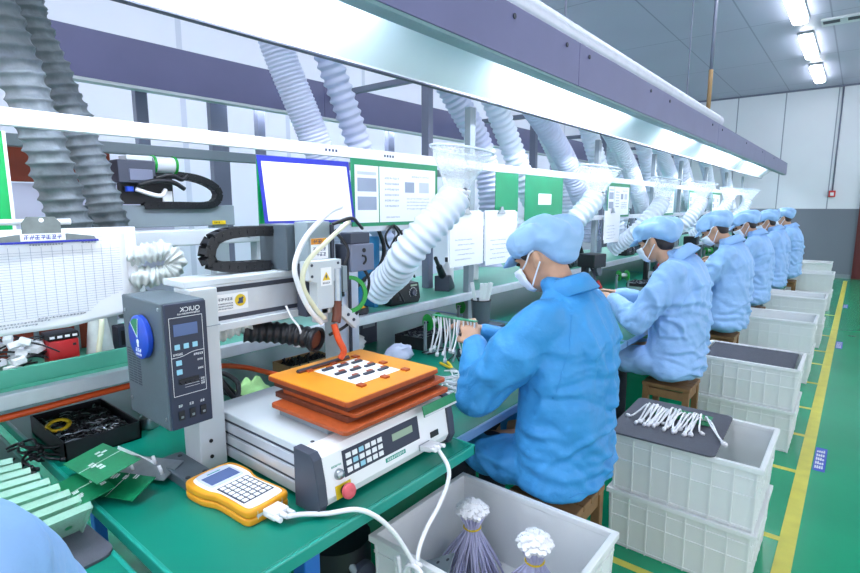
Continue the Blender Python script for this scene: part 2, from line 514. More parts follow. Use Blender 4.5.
# ------------------------------------------------------------------ overhead light beams
def light_beam(X, sgn, lab, tubes, purple, full=True):
    """sgn=+1: smooth cover on the +X side and reflector opening behind it"""
    t = thing('light_beam', lab, 'light beam', (X, -1.0, 2.22), 0, 'overhead lighting beams')
    O = (X, -1.0, 2.22)
    L0, L1 = -1.0, 13.5
    seams = [L0, 2.92, 6.62, 10.2, L1]
    for a, b in zip(seams, seams[1:]):
        m = MB(O)
        xa, xb = (X - 0.022, X) if sgn > 0 else (X, X + 0.022)
        m.box(xa, xb, a + 0.002, b - 0.002, 2.22, 2.45, 0.003)
        m.build('cover_panel', purple, t)
    m = MB(O)
    f0, f1 = (X - 0.075, X - 0.004) if sgn > 0 else (X + 0.004, X + 0.075)
    m.box(f0, f1, L0, L1, 2.205, 2.22, 0.002)
    m.build('lower_flange', 'beam_teal', t)
    m = MB(O)
    s = sgn
    u = V((-s, 0, 0)); w = V((0, 0, 1))
    # trough: top plate then sloping reflector down to the far lip
    prof = [(0.022, 2.45), (0.20, 2.45), (0.46, 2.17), (0.46, 2.155), (0.448, 2.155), (0.448, 2.166), (0.195, 2.435), (0.022, 2.435)]
    m.prism([(a, b) for a, b in prof], (X, 0, 0), u, w, (0, 1, 0), L0, L1)
    m.build('reflector', 'reflector', t)
    m = MB(O).prism([(0.436, 2.148), (0.468, 2.148), (0.468, 2.176), (0.4605, 2.176), (0.4605, 2.1545), (0.436, 2.1545)], (X, 0, 0), u, w, (0, 1, 0), L0, L1)
    m.build('reflector_lip', 'dark_grey', t)
    m = MB(O)
    for b in seams[1:]:
        m.prism([(0.024, 2.30), (0.024, 2.43), (0.19, 2.43), (0.44, 2.165), (0.30, 2.28), (0.12, 2.30)], (X, 0, 0), u, w, (0, 1, 0), b - 0.008, b - 0.002)
    m.build('end_rib', 'painted_light', t)
    for (a, b) in tubes:
        p = X - s * 0.13
        MB(O).cyl((p, a, 2.30), (p, b, 2.30), 0.018, 10).build('light_tube', 'tube_light', t, True)
    return t
TUBES = [(-0.9, 0.25), (0.40, 1.55), (2.62, 3.55), (3.62, 4.62), (5.75, 6.9), (7.5, 8.7), (8.8, 10.0), (10.6, 11.7), (11.8, 13.0)]
fb = light_beam(-1.30, 1, 'long purple overhead lighting beam running above the near row of workers', TUBES, 'beam_purple')
m = MB((-1.3, -1, 2.22))
r_ = random.Random(2)
for y in (0.9, 2.2, 2.75, 3.05, 4.2, 4.7, 6.3, 6.8, 8.4, 9.9, 11.3):
    m.cyl((-1.299, y, 2.40), (-1.294, y, 2.40), 0.012, 10)
build_each(m, 'screw', 'dark_slot', fb)
# the opposite beam
TUB2 = [(-0.9, 0.4), (2.1, 3.3), (3.4, 4.6), (5.2, 6.4), (6.6, 7.8), (8.2, 9.4), (10, 11.2), (11.6, 12.8)]
t = thing('light_beam', 'purple overhead beam in the background behind the hanging hoses', 'light beam', (-3.2, -1, 2.22), 0, 'overhead lighting beams')
O = (-3.2, -1, 2.22)
seams = [-1.0, 2.68, 6.3, 9.9, 13.5]
for a, b in zip(seams, seams[1:]):
    MB(O).box(-3.222, -3.2, a + 0.002, b - 0.002, 2.216, 2.465, 0.003).build('cover_panel', 'beam_purple', t)
MB(O).box(-3.62, -3.222, -1, 13.5, 2.44, 2.465).build('top_plate', 'reflector', t)
MB(O).box(-3.27, -3.2, -1, 13.5, 2.20, 2.216).build('lower_flange', 'painted_light', t)
for a, b in TUB2:
    MB(O).cyl((-3.36, a, 2.29), (-3.36, b, 2.29), 0.018, 10).build('light_tube', 'tube_light', t, True)
# duct on top of the near beam
t = thing('air_duct', 'silver round air duct lying along the top of the near beam', 'duct', (-1.385, -1, 2.45))
m = MB((-1.385, -1, 2.45))
pts = [(-1.385, -1 + 7.9 * k / 240, 2.519) for k in range(241)]
m.tube(pts, 0.062, 20, rfun=lambda i, tt, th: 0.062 - (0.0015 if i % 30 == 0 else 0))
m.build('duct_pipe', 'galvanised', t, 50)
MB((-1.385, -1, 2.45)).cyl((-1.385, 6.86, 2.519), (-1.385, 6.96, 2.519), 0.066, 20).build('end_cap', 'galvanised', t, 50)
t = thing('hanger_pipe', 'brownish vertical pipe hanging from the ceiling above the silver duct', 'pipe', (-1.385, 6.45, 2.57))
MB().cyl((0, 0, 0.0), (0, 0, 0.42), 0.022, 12).build('lower_sleeve', 'cardboard', t, True)
MB().cyl((0, 0, 0.42), (0, 0, CZ - 2.57), 0.018, 12).build('rod', 'post_grey', t, True)
for y, lab in ((2.9, 'thin hanging wire holding the duct above the front seam'), (5.55, 'thin hanging wire left of the brown hanger pipe')):
    tag(MB((-1.385, y, 2.57)).cyl((-1.385, y, 2.57), (-1.385, y, CZ), 0.006, 6).build('hanger_wire', 'post_grey'), lab, 'wire', 'duct hanger wires')

# ------------------------------------------------------------------ racks along the bench
RX = -1.9
rk = thing('bench_rack', 'long grey steel rack above the bench with white rail and green shelf', 'rack', (RX, 0.5, 0.0))
O = (RX, 0.5, 0)
MB(O).box(RX - 0.03, RX, -1.0, 13.0, 1.778, 1.828, 0.004).build('top_rail', 'white', rk)
MB(O).box(RX - 0.028, RX - 0.004, 1.19, 13.0, 1.425, 1.468, 0.003).build('lower_rail', 'aluminium', rk)
MB(O).box(RX - 0.04, RX, -1.0, 13.0, 0.955, 1.0, 0.003).build('shelf_edge', 'aluminium', rk)
MB(O).box(-2.7, RX - 0.04, -1.0, 13.0, 0.972, 0.998).build('shelf_board', 'shelf_green', rk)
MB(O).box(-2.71, -2.66, -1.0, 13.0, 1.79, 1.84, 0.004).build('rear_rail', 'painted_grey', rk)
POSTY = (2.80, 4.88, 6.6, 7.8, 9.3, 10.9, 12.6)
for y in POSTY:
    m = MB(O).box(RX - 0.075, RX - 0.031, y - 0.03, y + 0.03, 0.749, 2.16, 0.004)
    m.build('rack_post', 'painted_grey', rk)
for y, hw in ((1.44, 0.035), (1.93, 0.06), (2.25, 0.03), (3.6, 0.04), (5.2, 0.04), (6.9, 0.04), (8.6, 0.04), (10.4, 0.04)):
    MB(O).box(-3.43, -3.38, y - hw, y + hw, 0.0, 2.43, 0.003).build('rear_post', 'post_grey', rk)
for y in (2.75, 4.50, 6.20, 7.95, 9.65):
    hx = -2.26 if y < 3 else -2.42
    MB(O).box(hx - 0.03, hx + 0.03, y - 0.025, y + 0.025, 1.0, 2.40, 0.003).build('hanging_post', 'post_grey', rk)
    MB(O).box(-3.2, -1.76, y - 0.02, y + 0.02, 2.36, 2.40, 0.003).build('cross_strut', 'post_grey', rk)
m = MB(O)
for y in (0.46, 0.85):
    pass
MB(O).box(-2.0, -1.985, -1.0, 0.86, 0.998, 1.053, 0.003).build('shelf_lip', 'shelf_green', rk)
for y, wlab in ((1.62, 'a'), (2.0, 'b')):
    q = MB(O).box(RX, RX + 0.002, y - 0.06, y + 0.06, 1.79, 1.815)
    q.build('rail_label', 'white', rk)
    m = MB(O)
    for k in range(4): m.box(RX + 0.002, RX + 0.003, y - 0.035 + k * 0.02, y - 0.023 + k * 0.02, 1.797, 1.809)
    m.build('rail_label_print', 'print_ink', rk)

# ------------------------------------------------------------------ benches
def bench(y0, y1, xf, z, xb, lab, edge, top='bench_green', legm='dark_grey', group='green work benches'):
    t = thing('work_bench', lab, 'bench', (xf, y0, 0), 0, group)
    O = (xf, y0, 0)
    MB(O).box(xb, xf - 0.012, y0 + 0.006, y1 - 0.006, z - 0.032, z, 0.003).build('bench_top', top, t)
    MB(O).box(xf - 0.012, xf, y0, y1, z - 0.034, z + 0.001, 0.004).build('edge_trim', edge, t)
    MB(O).box(xb, xf, y0, y0 + 0.012, z - 0.034, z + 0.002, 0.004).build('edge_trim', edge, t)
    MB(O).box(xb, xf, y1 - 0.012, y1, z - 0.034, z + 0.002, 0.004).build('edge_trim', edge, t)
    for ly in (y0 + (0.29 if legm == 'leg_blue' else 0.04), y1 - 0.08):
        MB(O).box(xf - 0.12 - (0.5 if ly > y0 + 0.5 or legm != 'leg_blue' else 0), xf - 0.07 - (0.5 if ly > y0 + 0.5 or legm != 'leg_blue' else 0), ly, ly + 0.05, 0, z - 0.034, 0.004).build('leg', legm, t)
        MB(O).box(xb + 0.1, xb + 0.15, ly, ly + 0.05, 0, z - 0.034, 0.004).build('leg', legm, t)
    MB(O).box(xf - 0.60, xf - 0.57, y0 + 0.05, y1 - 0.08, z - 0.10, z - 0.06, 0.003).build('crossbar', legm, t)
    return t
bench(0.44, 1.385, -0.93, 0.76, -2.68, 'near green work bench carrying the soldering robot and yellow pendant', 'bench_edge', legm='leg_blue')
bench(-1.2, 0.415, -1.0, 0.735, -2.68, 'green bench at the left edge under the clear plastic trays', 'bench_edge')
labs = ['green bench in front of the nearest seated worker', 'green bench in front of the second worker along the line',
        'green bench in front of the third worker along the line', 'green bench in front of the fourth worker along the line',
        'green bench in front of the fifth worker along the line', 'green bench in front of the farthest worker along the line']
for k in range(6):
    bench(1.40 + 1.75 * k, 1.40 + 1.75 * k + 1.74, -1.02, 0.745, -2.68, labs[k], 'bench_blue_edge')

# ------------------------------------------------------------------ turnover crates
def make_crate(name, label, w=0.595, d=0.50, h=0.277):
    t = thing(name, label, 'crate', (0, 0, 0), 0, 'white plastic turnover crates')
    hw, hd = w / 2 - 0.012, d / 2 - 0.012
    th = 0.006; tp = 0.012
    m = MB()
    # tapered shell: outer and inner loops
    def loop(ix, iy, z): return [m._v(p) for p in ((-ix, -iy, z), (ix, -iy, z), (ix, iy, z), (-ix, iy, z))]
    a = loop(hw - tp, hd - tp, 0.0); b = loop(hw, hd, h - 0.01)
    c = loop(hw - th, hd - th, h - 0.01); e = loop(hw - tp - th, hd - tp - th, 0.008)
    m.bm.faces.new(a[::-1]); m.bm.faces.new(e)
    for p, q in ((a, b), (b, c), (c, e)):
        for i in range(4):
            j = (i + 1) % 4
            m.bm.faces.new((p[i], p[j], q[j], q[i]))
    # raised ribs on the outside of the walls
    def out(i, zz): return (hw - tp + tp * zz / (h - 0.01)) if i == 0 else (hd - tp + tp * zz / (h - 0.01))
    for s in (-1, 1):
        for k in range(8):
            x = -hw + tp + (2 * (hw - tp)) * k / 7
            m.obox((x, s * (hd - tp), 0), (1, 0, 0), V((0, s * tp, h - 0.01)).normalized(), (0, s, 0), (-0.003, 0.003), (0, h - 0.012), (-0.002, 0.006))
        for k in range(6):
            y = -hd + tp + (2 * (hd - tp)) * k / 5
            m.obox((s * (hw - tp), y, 0), (0, 1, 0), V((s * tp, 0, h - 0.01)).normalized(), (s, 0, 0), (-0.003, 0.003), (0, h - 0.012), (-0.002, 0.006))
        for z in (0.012, 0.148, 0.222):
            m.box(-out(0, z), out(0, z), s * out(1, z) - 0.004, s * out(1, z) + 0.005, z - 0.003, z + 0.003)
            m.box(s * out(0, z) - 0.004, s * out(0, z) + 0.005, -out(1, z), out(1, z), z - 0.003, z + 0.003)
    m.build('body', 'crate_white', t)
    m = MB()
    W, D = w / 2, d / 2
    for s in (-1, 1):
        m.box(-W, W, s * D - (0.02 if s > 0 else 0), s * D + (0.02 if s < 0 else 0), h - 0.022, h, 0.003)
        m.box(s * W - (0.02 if s > 0 else 0), s * W + (0.02 if s < 0 else 0), -D, D, h - 0.022, h, 0.003)
    m.build('rim', 'crate_white', t)
    for s in (-1, 1):
        m = MB()
        x = s * (hw + 0.001)
        m.box(min(x, x + s * 0.010), max(x, x + s * 0.010), -0.10, 0.10, h - 0.095, h - 0.085, 0.002)
        m.box(min(x, x + s * 0.010), max(x, x + s * 0.010), -0.10, 0.10, h - 0.04, h - 0.03, 0.002)
        m.box(min(x, x + s * 0.010), max(x, x + s * 0.010), -0.105, -0.095, h - 0.095, h - 0.03, 0.002)
        m.box(min(x, x + s * 0.010), max(x, x + s * 0.010), 0.095, 0.105, h - 0.095, h - 0.03, 0.002)
        m.build('handle', 'crate_white', t)
    return t
CH = 0.277
crate0 = make_crate('turnover_crate', 'white crate at the bottom of the stack under the black mat with white leads')
CRX = -0.4925
STACKS = [(CRX, 2.505, 'bearing the black mat and white leads'), (CRX - 0.005, 4.10, 'behind the second worker'),
          (CRX - 0.02, 5.78, 'behind the third worker'), (CRX - 0.01, 7.32, 'behind the fourth worker'),
          (CRX - 0.03, 9.98, 'behind the farthest workers'), (CRX - 0.12, 11.9, 'nearest the grey end wall')]
first = True
for i, (x, y, w) in enumerate(STACKS):
    for k in range(2):
        lab = ('upper' if k else 'lower') + ' white plastic crate of the stack ' + w
        if first:
            crate0.location = (x, y, 0); crate0['label'] = lab; first = False
        else:
            dup(crate0, (x + 0.004 * k, y - 0.004 * k, CH * k), 0, lab)
FCX, FCY = -0.783, 1.277
dup(crate0, (FCX + 0.01, FCY, 0), 0, 'lower white crate in the foreground beneath the one holding wire bundles')
dup(crate0, (FCX, FCY, CH), 0, 'open white crate in the foreground holding wire bundles')

def rounded(x0, x1, y0, y1, r, n=6):
    pts = []
    for cx, cy, a0 in ((x1 - r, y1 - r, 0), (x0 + r, y1 - r, 90), (x0 + r, y0 + r, 180), (x1 - r, y0 + r, 270)):
        for k in range(n + 1):
            a = R(a0 + 90 * k / n); pts.append((cx + r * math.cos(a), cy + r * math.sin(a)))
    return pts
X3, Y3, Z3 = (1, 0, 0), (0, 1, 0), (0, 0, 1)
def mat_board(loc, w, d, r, label, rot=(0, 0, 0)):
    o = MB().prism(rounded(-w / 2, w / 2, -d / 2, d / 2, r), (0, 0, 0), X3, Y3, Z3, 0, 0.007).build('anti_static_mat', 'mat_black')
    o.location = loc; o.rotation_euler = rot
    return tag(o, label, 'mat', 'black anti-static mats')
TOP = 2 * CH
mat_board((-0.585, 2.49, TOP + 0.001), 0.43, 0.515, 0.03, 'black mat lying across the near crate stack under white leads', (0, 0, R(2)))
mat_board((-0.50, 4.16, TOP - 0.035), 0.52, 0.40, 0.05, 'black mat lying inside the crate behind the second worker', (R(7), 0, 0))
mat_board((-1.42, 0.335, 0.7355), 0.26, 0.15, 0.04, 'dark grey mat with rounded corner between the clear trays and near bench', (0, 0, R(3)))

# ------------------------------------------------------------------ white wire leads
def lead_mb(m, ctrl, r=0.0028, head=0.0065):
    pts = spline(ctrl, 14)
    m.tube(pts, r, 6)
    d = (pts[-1] - pts[-2]).normalized()
    m.tube([pts[-1] - d * 0.004, pts[-1] + d * 0.012], head, 6)
def harness(loc, label, rz, n, width, kind, seed):
    t = thing('lead_harness', label, 'wire harness', loc, rz)
    r_ = random.Random(seed)
    if kind == 'mat':
        MB().obox((0, 0.03, 0.012), X3, V((0, 1, 0.25)).normalized(), V((0, -0.25, 1)).normalized(), (-0.02, width / 2 + 0.02), (-0.02, 0.06), (0, 0.002)).build('circuit_board', 'pcb_green', t)
        MB().obox((0, 0.035, 0.007), X3, V((0.1, 1, 0)).normalized(), Z3, (-width / 2, 0.0), (-0.02, 0.045), (0, 0.002)).build('circuit_board', 'pcb_green', t)
        for k in range(n):
            x = -width / 2 + width * k / (n - 1)
            m = MB()
            dx = r_.uniform(-0.035, 0.035)
            ln = r_.uniform(0.13, 0.20)
            if k == 0: dx = -0.055
            if k in (n - 1, n - 2): dx = 0.11; ln = 0.19
            lead_mb(m, [(x, 0.05, 0.012), (x + dx * 0.1, 0.025, 0.034 + r_.uniform(0, 0.02)), (x + dx * 0.35, -0.03, 0.026 + r_.uniform(0, 0.016)),
                        (x + dx * 0.7, -0.09, 0.012 + r_.uniform(0, 0.01)), (x + dx, 0.05 - ln, 0.0085)], 0.0042, 0.0085)
            m.build('lead', 'cable_white', t, True)
    else:
        MB().box(-width / 2 - 0.01, width / 2 + 0.01, -0.012, 0.012, -0.001, 0.002).build('circuit_board', 'doc_green', t)
        for k in range(n):
            x = -width / 2 + width * k / (n - 1) + r_.uniform(-0.006, 0.006)
            m = MB(); ln = r_.uniform(0.13, 0.19)
            lead_mb(m, [(x, -0.004, 0.0), (x + r_.uniform(-0.01, 0.012), r_.uniform(-0.015, 0.01), -ln * 0.45), (x + r_.uniform(-0.02, 0.025), r_.uniform(-0.02, 0.02), -ln)], 0.0036, 0.0075)
            m.build('lead', 'cable_white', t, True)
    return t
harness((-0.585, 2.52, TOP + 0.0085), 'bundle of white leads with green boards lying on the black mat', R(0), 36, 0.25, 'mat', 4)
harness((-1.235, 1.672, 1.105), 'green board strip with hanging white leads held by the nearest worker', R(0), 13, 0.20, 'hang', 9)
# loose leads on the bench beside the robot
r_ = random.Random(11)
base = None
for k in range(34):
    if k < 3:
        m = MB(); ln = 0.16 + 0.02 * k
        lead_mb(m, [(0, 0, 0), (0.03 * (k - 1), ln * 0.33, 0.004), (-0.02 * (k - 1), ln * 0.66, 0.003), (0.01, ln, 0.0)], 0.0034, 0.0075)
        o = m.build('wire_lead', 'cable_white', None, True)
        if k == 0: protos = []
        protos.append(o)
    else:
        o = protos[k % 3].copy(); C.objects.link(o)
    tag(o, 'loose white wire lead in the small pile on the bench behind the orange jig', 'wire lead', 'loose white leads on the bench')
    o.location = (-1.38 + r_.uniform(-0.05, 0.12), 1.80 + r_.uniform(-0.12, 0.06), 0.753 + 0.0020 * k)
    o.rotation_euler = (R(r_.uniform(-2, 2)), R(r_.uniform(-2, 2)), R(-75 + r_.uniform(-38, 38)))

# tied wire bundles standing in the open crate
def wire_bundle(loc, label, seed, tilt):
    t = thing('wire_bundle', label, 'wire bundle', loc, 0, 'wire bundles in the open crate')
    t.rotation_euler = tilt
    r_ = random.Random(seed)
    m = MB(); mh = MB()
    for k in range(88):
        a = 2 * PI * k * 0.618; q = math.sqrt((k + 0.5) / 88)
        rb = 0.115 * q; rt = 0.023 * q; rh = 0.048 * q
        c, s = math.cos(a), math.sin(a)
        jb = r_.uniform(-0.02, 0.02)
        zt = 0.255 + 0.03 * (1 - q * q) + r_.uniform(-0.006, 0.006)
        m.tube(spline([(c * rb * 1.12 + jb, s * rb * 1.1 + jb, 0.01), (c * rb * 0.75 + jb, s * rb * 0.75, 0.09), (c * rt * 1.5, s * rt * 1.5, 0.175), (c * rt, s * rt, 0.205), (c * rh, s * rh, zt)], 12), 0.0036, 5)
        d = V((c * q * 0.7, s * q * 0.7, 1)).normalized()
        p = V((c * rh, s * rh, zt))
        mh.tube([p - d * 0.004, p + d * 0.012], 0.0078, 6)
    tag(m.build('wires', 'wire_lilac', t, True), kind='stuff')
    tag(mh.build('connector_heads', 'white', t, 50), kind='stuff')
    MB().lathe([(0.027, -0.004), (0.031, 0), (0.027, 0.004), (0.024, 0)], (0, 0, 0.203), (0, 0, 1), 20, True).build('rubber_band', 'yellow', t, True)
    return t
CF = CH + 0.0095
wire_bundle((-0.912, 1.345, CF), 'tied bundle of white wires standing left in the open crate', 1, (R(0), 0, 0))
wire_bundle((-0.668, 1.335, CF), 'tied bundle of white wires standing right in the open crate', 2, (R(3), R(0), 0))
for k, (p, rot, lab) in enumerate((((-0.945, 1.15, CF + 0.135), (R(8), R(-28), R(20)), 'pale grey punched metal plate lying uppermost left in the open crate'),
                                   ((-0.83, 1.15, CF + 0.08), (R(4), R(-18), R(35)), 'green circuit panel under the punched metal plate in the open crate'))):
    t = thing('punched_plate' if k == 0 else 'circuit_board', lab, 'plate' if k == 0 else 'circuit board', p)
    t.rotation_euler = rot
    MB().box(-0.088, 0.088, -0.05, 0.05, 0, 0.003, 0.001).build('sheet', 'painted_grey' if k == 0 else 'pcb_dark', t)
    m = MB()
    for q in range(5):
        for w in range(2): m.cyl((-0.075 + q * 0.036, -0.03 + w * 0.055, 0.0028), (-0.075 + q * 0.036, -0.03 + w * 0.055, 0.0036), 0.006, 10)
    m.build('hole', 'dark_slot', t)

# ------------------------------------------------------------------ stools
def make_stool(label):
    t = thing('wooden_stool', label, 'stool', (0, 0, 0), 0, 'wooden stools along the line')
    for k in range(4):
        MB().box(-0.14, 0.14, -0.138 + k * 0.07, -0.138 + k * 0.07 + 0.066, 0.43, 0.454, 0.004).build('seat_slat', 'wood', t)
    for sx in (-1, 1):
        for sy in (-1, 1):
            MB().box(sx * 0.118 - 0.018, sx * 0.118 + 0.018, sy * 0.118 - 0.018, sy * 0.118 + 0.018, 0, 0.43, 0.003).build('leg', 'wood', t)
    for s in (-1, 1):
        MB().box(-0.11, 0.11, s * 0.118 - 0.01, s * 0.118 + 0.01, 0.37, 0.42, 0.002).build('apron', 'wood', t)
        MB().box(s * 0.118 - 0.01, s * 0.118 + 0.01, -0.105, 0.105, 0.37, 0.42, 0.002).build('apron', 'wood', t)
        MB().box(s * 0.118 - 0.009, s * 0.118 + 0.009, -0.105, 0.105, 0.15, 0.19, 0.002).build('stretcher', 'wood', t)
    return t

# ------------------------------------------------------------------ desktop soldering robot
def strokes(m, o, u, v, n, w, h, cnt, seed, th=None, d=0.0006):
    """a row of small printed characters made of strokes"""
    r_ = random.Random(seed)
    cw = w / cnt; th = th or h * 0.14
    for k in range(cnt):
        a0, a1 = k * cw + cw * 0.1, (k + 1) * cw - cw * 0.1
        m.obox(o, u, v, n, (a0, a1), (h * 0.45 - th / 2, h * 0.45 + th / 2), (0, d))
        if r_.random() < 0.8: m.obox(o, u, v, n, (a0, a1), (h - th, h), (0, d))
        if r_.random() < 0.6: m.obox(o, u, v, n, (a0, a1), (0, th), (0, d))
        mid = (a0 + a1) / 2
        m.obox(o, u, v, n, (mid - th / 2, mid + th / 2), (0, h), (0, d))
        if r_.random() < 0.5: m.obox(o, u, v, n, (a0, a0 + th), (0, h * 0.6), (0, d))
        if r_.random() < 0.5: m.obox(o, u, v, n, (a1 - th, a1), (h * 0.3, h), (0, d))
X_, Y_, Z_ = V((1, 0, 0)), V((0, 1, 0)), V((0, 0, 1))
rb = thing('soldering_robot', 'grey desktop soldering robot with keypad base on the near bench', 'machine', (-1.3, 1.06, 0.76))
O = (-1.3, 1.06, 0.76)
m = MB(O)
m.box(-1.57, -1.075, 0.805, 1.325, 0.775, 0.917, 0.004)
m.build('base', 'painted_light', rb)
m = MB(O)
for z in (0.811, 0.851, 0.889):
    m.box(-1.565, -1.08, 0.8035, 0.81, z, z + 0.006)
build_each(m, 'base_groove', 'dark_slot', rb)
m = MB(O)
for z0, z1 in ((0.778, 0.808), (0.819, 0.848), (0.859, 0.886)):
    m.box(-1.565, -1.08, 0.800, 0.806, z0, z1, 0.002)
build_each(m, 'side_rib', 'aluminium', rb)
m = MB(O)
for x in (-1.52, -1.12):
    for y in (0.84, 1.29): m.cyl((x, y, 0.76), (x, y, 0.776), 0.018, 12)
build_each(m, 'rubber_foot', 'black_plastic', rb)
# sloped front panel (cross-section in x,z) between the dark end caps
fprof = [(-1.085, 0.775), (-1.012, 0.775), (-1.0, 0.80), (-1.019, 0.908), (-1.032, 0.922), (-1.085, 0.922)]
MB(O).prism(fprof, (0, 0, 0), X_, Z_, Y_, 0.806, 1.326).build('front_panel', 'white', rb)
cprof = [(-1.095, 0.765), (-1.006, 0.765), (-0.992, 0.795), (-0.999, 0.85), (-1.013, 0.912), (-1.028, 0.928), (-1.095, 0.928)]
for y in (0.778, 1.326):
    MB(O).prism(cprof, (0, 0, 0), X_, Z_, Y_, y, y + 0.028, 0.003).build('end_cap', 'dark_grey', rb)
fo = V((-1.0, 0, 0.80)); fv = V((-0.022, 0, 0.125)).normalized() * 0.86; fn = V((0.125, 0, 0.022)).normalized()
def face(name, mat, y0, y1, a0, a1, d0=0.0, d1=0.003, bev=0.0, par=rb):
    return MB(O).obox(fo, Y_, fv, fn, (y0, y1), (a0, a1), (d0, d1), bev).build(name, mat, par)
kp = face('keypad_panel', 'panel_navy', 0.875, 1.185, 0.038, 0.122, 0, 0.002, 0.001)
face('display', 'lcd_green', 1.065, 1.155, 0.075, 0.100, 0.002, 0.0035, 0.001)
m = MB(O); m2 = MB(O)
for i in range(6):
    for j in range(3):
        yy = 0.885 + i * 0.024; aa = 0.048 + j * 0.023
        (m2 if (i in (1, 2) and j < 3 and (i + j) % 2 == 0) else m).obox(fo, Y_, fv, fn, (yy, yy + 0.018), (aa, aa + 0.016), (0.002, 0.0045), 0.001)
build_each(m, 'key', 'white', rb); build_each(m2, 'key', 'key_blue', rb)
m = MB(O); m.obox(fo, Y_, fv, fn, (1.03, 1.115), (0.015, 0.029), (0, 0.001)); bl = m.build('name_plate', 'bench_edge', rb)
m = MB(O); strokes(m, fo + Y_ * 1.035 + fv * 0.018 + fn * 0.001, Y_, fv, fn, 0.075, 0.008, 9, 3); m.build('name_plate_print', 'white', rb)
m = MB(O); strokes(m, fo + Y_ * 0.835 + fv * 0.083, Y_, fv, fn, 0.035, 0.006, 7, 4); m.build('panel_print', 'bench_edge', rb)
ks = V((-1.0, 0.856, 0.80)) + fv * 0.058
MB(O).lathe([(0.0, 0.014), (0.011, 0.013), (0.013, 0.010), (0.015, 0.004), (0.015, 0)], ks, fn, 20).build('key_switch', 'steel', rb, True)
m = MB(O).obox(fo, Y_, fv, fn, (0.838, 0.892), (-0.016, 0.026), (0, 0.002), 0.001); m.build('emergency_stop_plate', 'yellow', rb)
es = fo + Y_ * 0.866 + fv * 0.004
est = MB(O).lathe([(0.013, 0), (0.013, 0.016)], es, fn, 18).build('emergency_stop_collar', 'black_plastic', rb, 40)
MB(O).lathe([(0.019, 0.014), (0.021, 0.018), (0.021, 0.024), (0.016, 0.031), (0.006, 0.032), (0.0, 0.030)], es, fn, 22).build('emergency_stop_button', 'estop_red', rb, 50)
face('power_socket', 'black_plastic', 1.235, 1.275, 0.018, 0.040, 0, 0.003, 0.001)
face('serial_port', 'steel', 1.175, 1.225, -0.006, 0.016, 0, 0.004, 0.001)
m = MB(O)
for k, y in enumerate((0.845, 1.315)):
    m.cyl((-1.10, y, 0.9172), (-1.10, y, 0.9182), 0.006, 10); 
build_each(m, 'top_screw', 'dark_slot', rb)
# gantry
m = MB(O).box(-1.56, -1.46, 0.712, 0.795, 0.76, 1.314, 0.004); m.build('left_post', 'painted_light', rb)
m = MB(O).box(-1.562, -1.4575, 0.7121, 0.797, 1.200, 1.2025); m.build('post_seam', 'painted_grey', rb)
m = MB(O).box(-1.59, -1.385, 0.63, 0.712, 0.76, 0.79, 0.004); m.build('foot_bracket', 'controller_grey', rb)
m = MB(O)
for x, y in ((-1.41, 0.645), (-1.41, 0.695), (-1.56, 0.645), (-1.56, 0.695)): m.cyl((x, y, 0.79), (x, y, 0.7915), 0.007, 8)
for z in (0.80, 0.85): m.cyl((-1.46, 0.745, z), (-1.457, 0.745, z), 0.006, 8)
build_each(m, 'bracket_screw', 'black_plastic', rb)
m = MB(O).box(-1.585, -1.50, 1.295, 1.40, 0.917, 1.34, 0.003); m.build('right_post', 'aluminium', rb)
m = MB(O).box(-1.50, -1.488, 1.345, 1.352, 0.935, 1.28); m.build('post_groove', 'dark_slot', rb)
m = MB(O).box(-1.60, -1.50, 0.785, 1.30, 1.18, 1.315, 0.002); m.build('gantry_beam', 'aluminium', rb)
m = MB(O).box(-1.505, -1.4985, 0.79, 1.295, 1.292, 1.307); m.box(-1.505, -1.4985, 0.79, 1.295, 1.202, 1.216); build_each(m, 'beam_slot', 'dark_slot', rb)
m = MB(O).box(-1.62, -1.49, 0.71, 1.30, 1.315, 1.335, 0.003); m.build('beam_cover', 'painted_light', rb)
m = MB(O).box(-1.51, -1.485, 0.79, 1.30, 1.172, 1.195, 0.002); m.build('beam_lip', 'painted_light', rb)
st = MB(O).box(-1.4995, -1.4975, 0.81, 0.917, 1.230, 1.282).build('warning_sticker', 'white', rb)
m = MB(O).lathe([(0.0, 0.001), (0.019, 0.001), (0.019, 0)], (-1.4975, 0.89, 1.258), X_, 24); m.build('sticker_sign', 'yellow', rb)
m = MB(O)
m.obox((-1.496, 0.89, 1.258), (Y_ + Z_).normalized(), (Z_ - Y_).normalized(), X_, (-0.013, 0.013), (-0.003, 0.003), (0, 0.0007))
m.obox((-1.496, 0.89, 1.258), Y_, Z_, X_, (-0.006, 0.008), (-0.010, 0.008), (0, 0.0005))
strokes(m, (-1.4975, 0.815, 1.262), Y_, Z_, X_, 0.05, 0.009, 5, 5)
for k in range(3): strokes(m, (-1.4975, 0.815, 1.235 + 0.008 * k), Y_, Z_, X_, 0.05, 0.004, 10, 6 + k)
m.build('sticker_print', 'print_ink', rb)
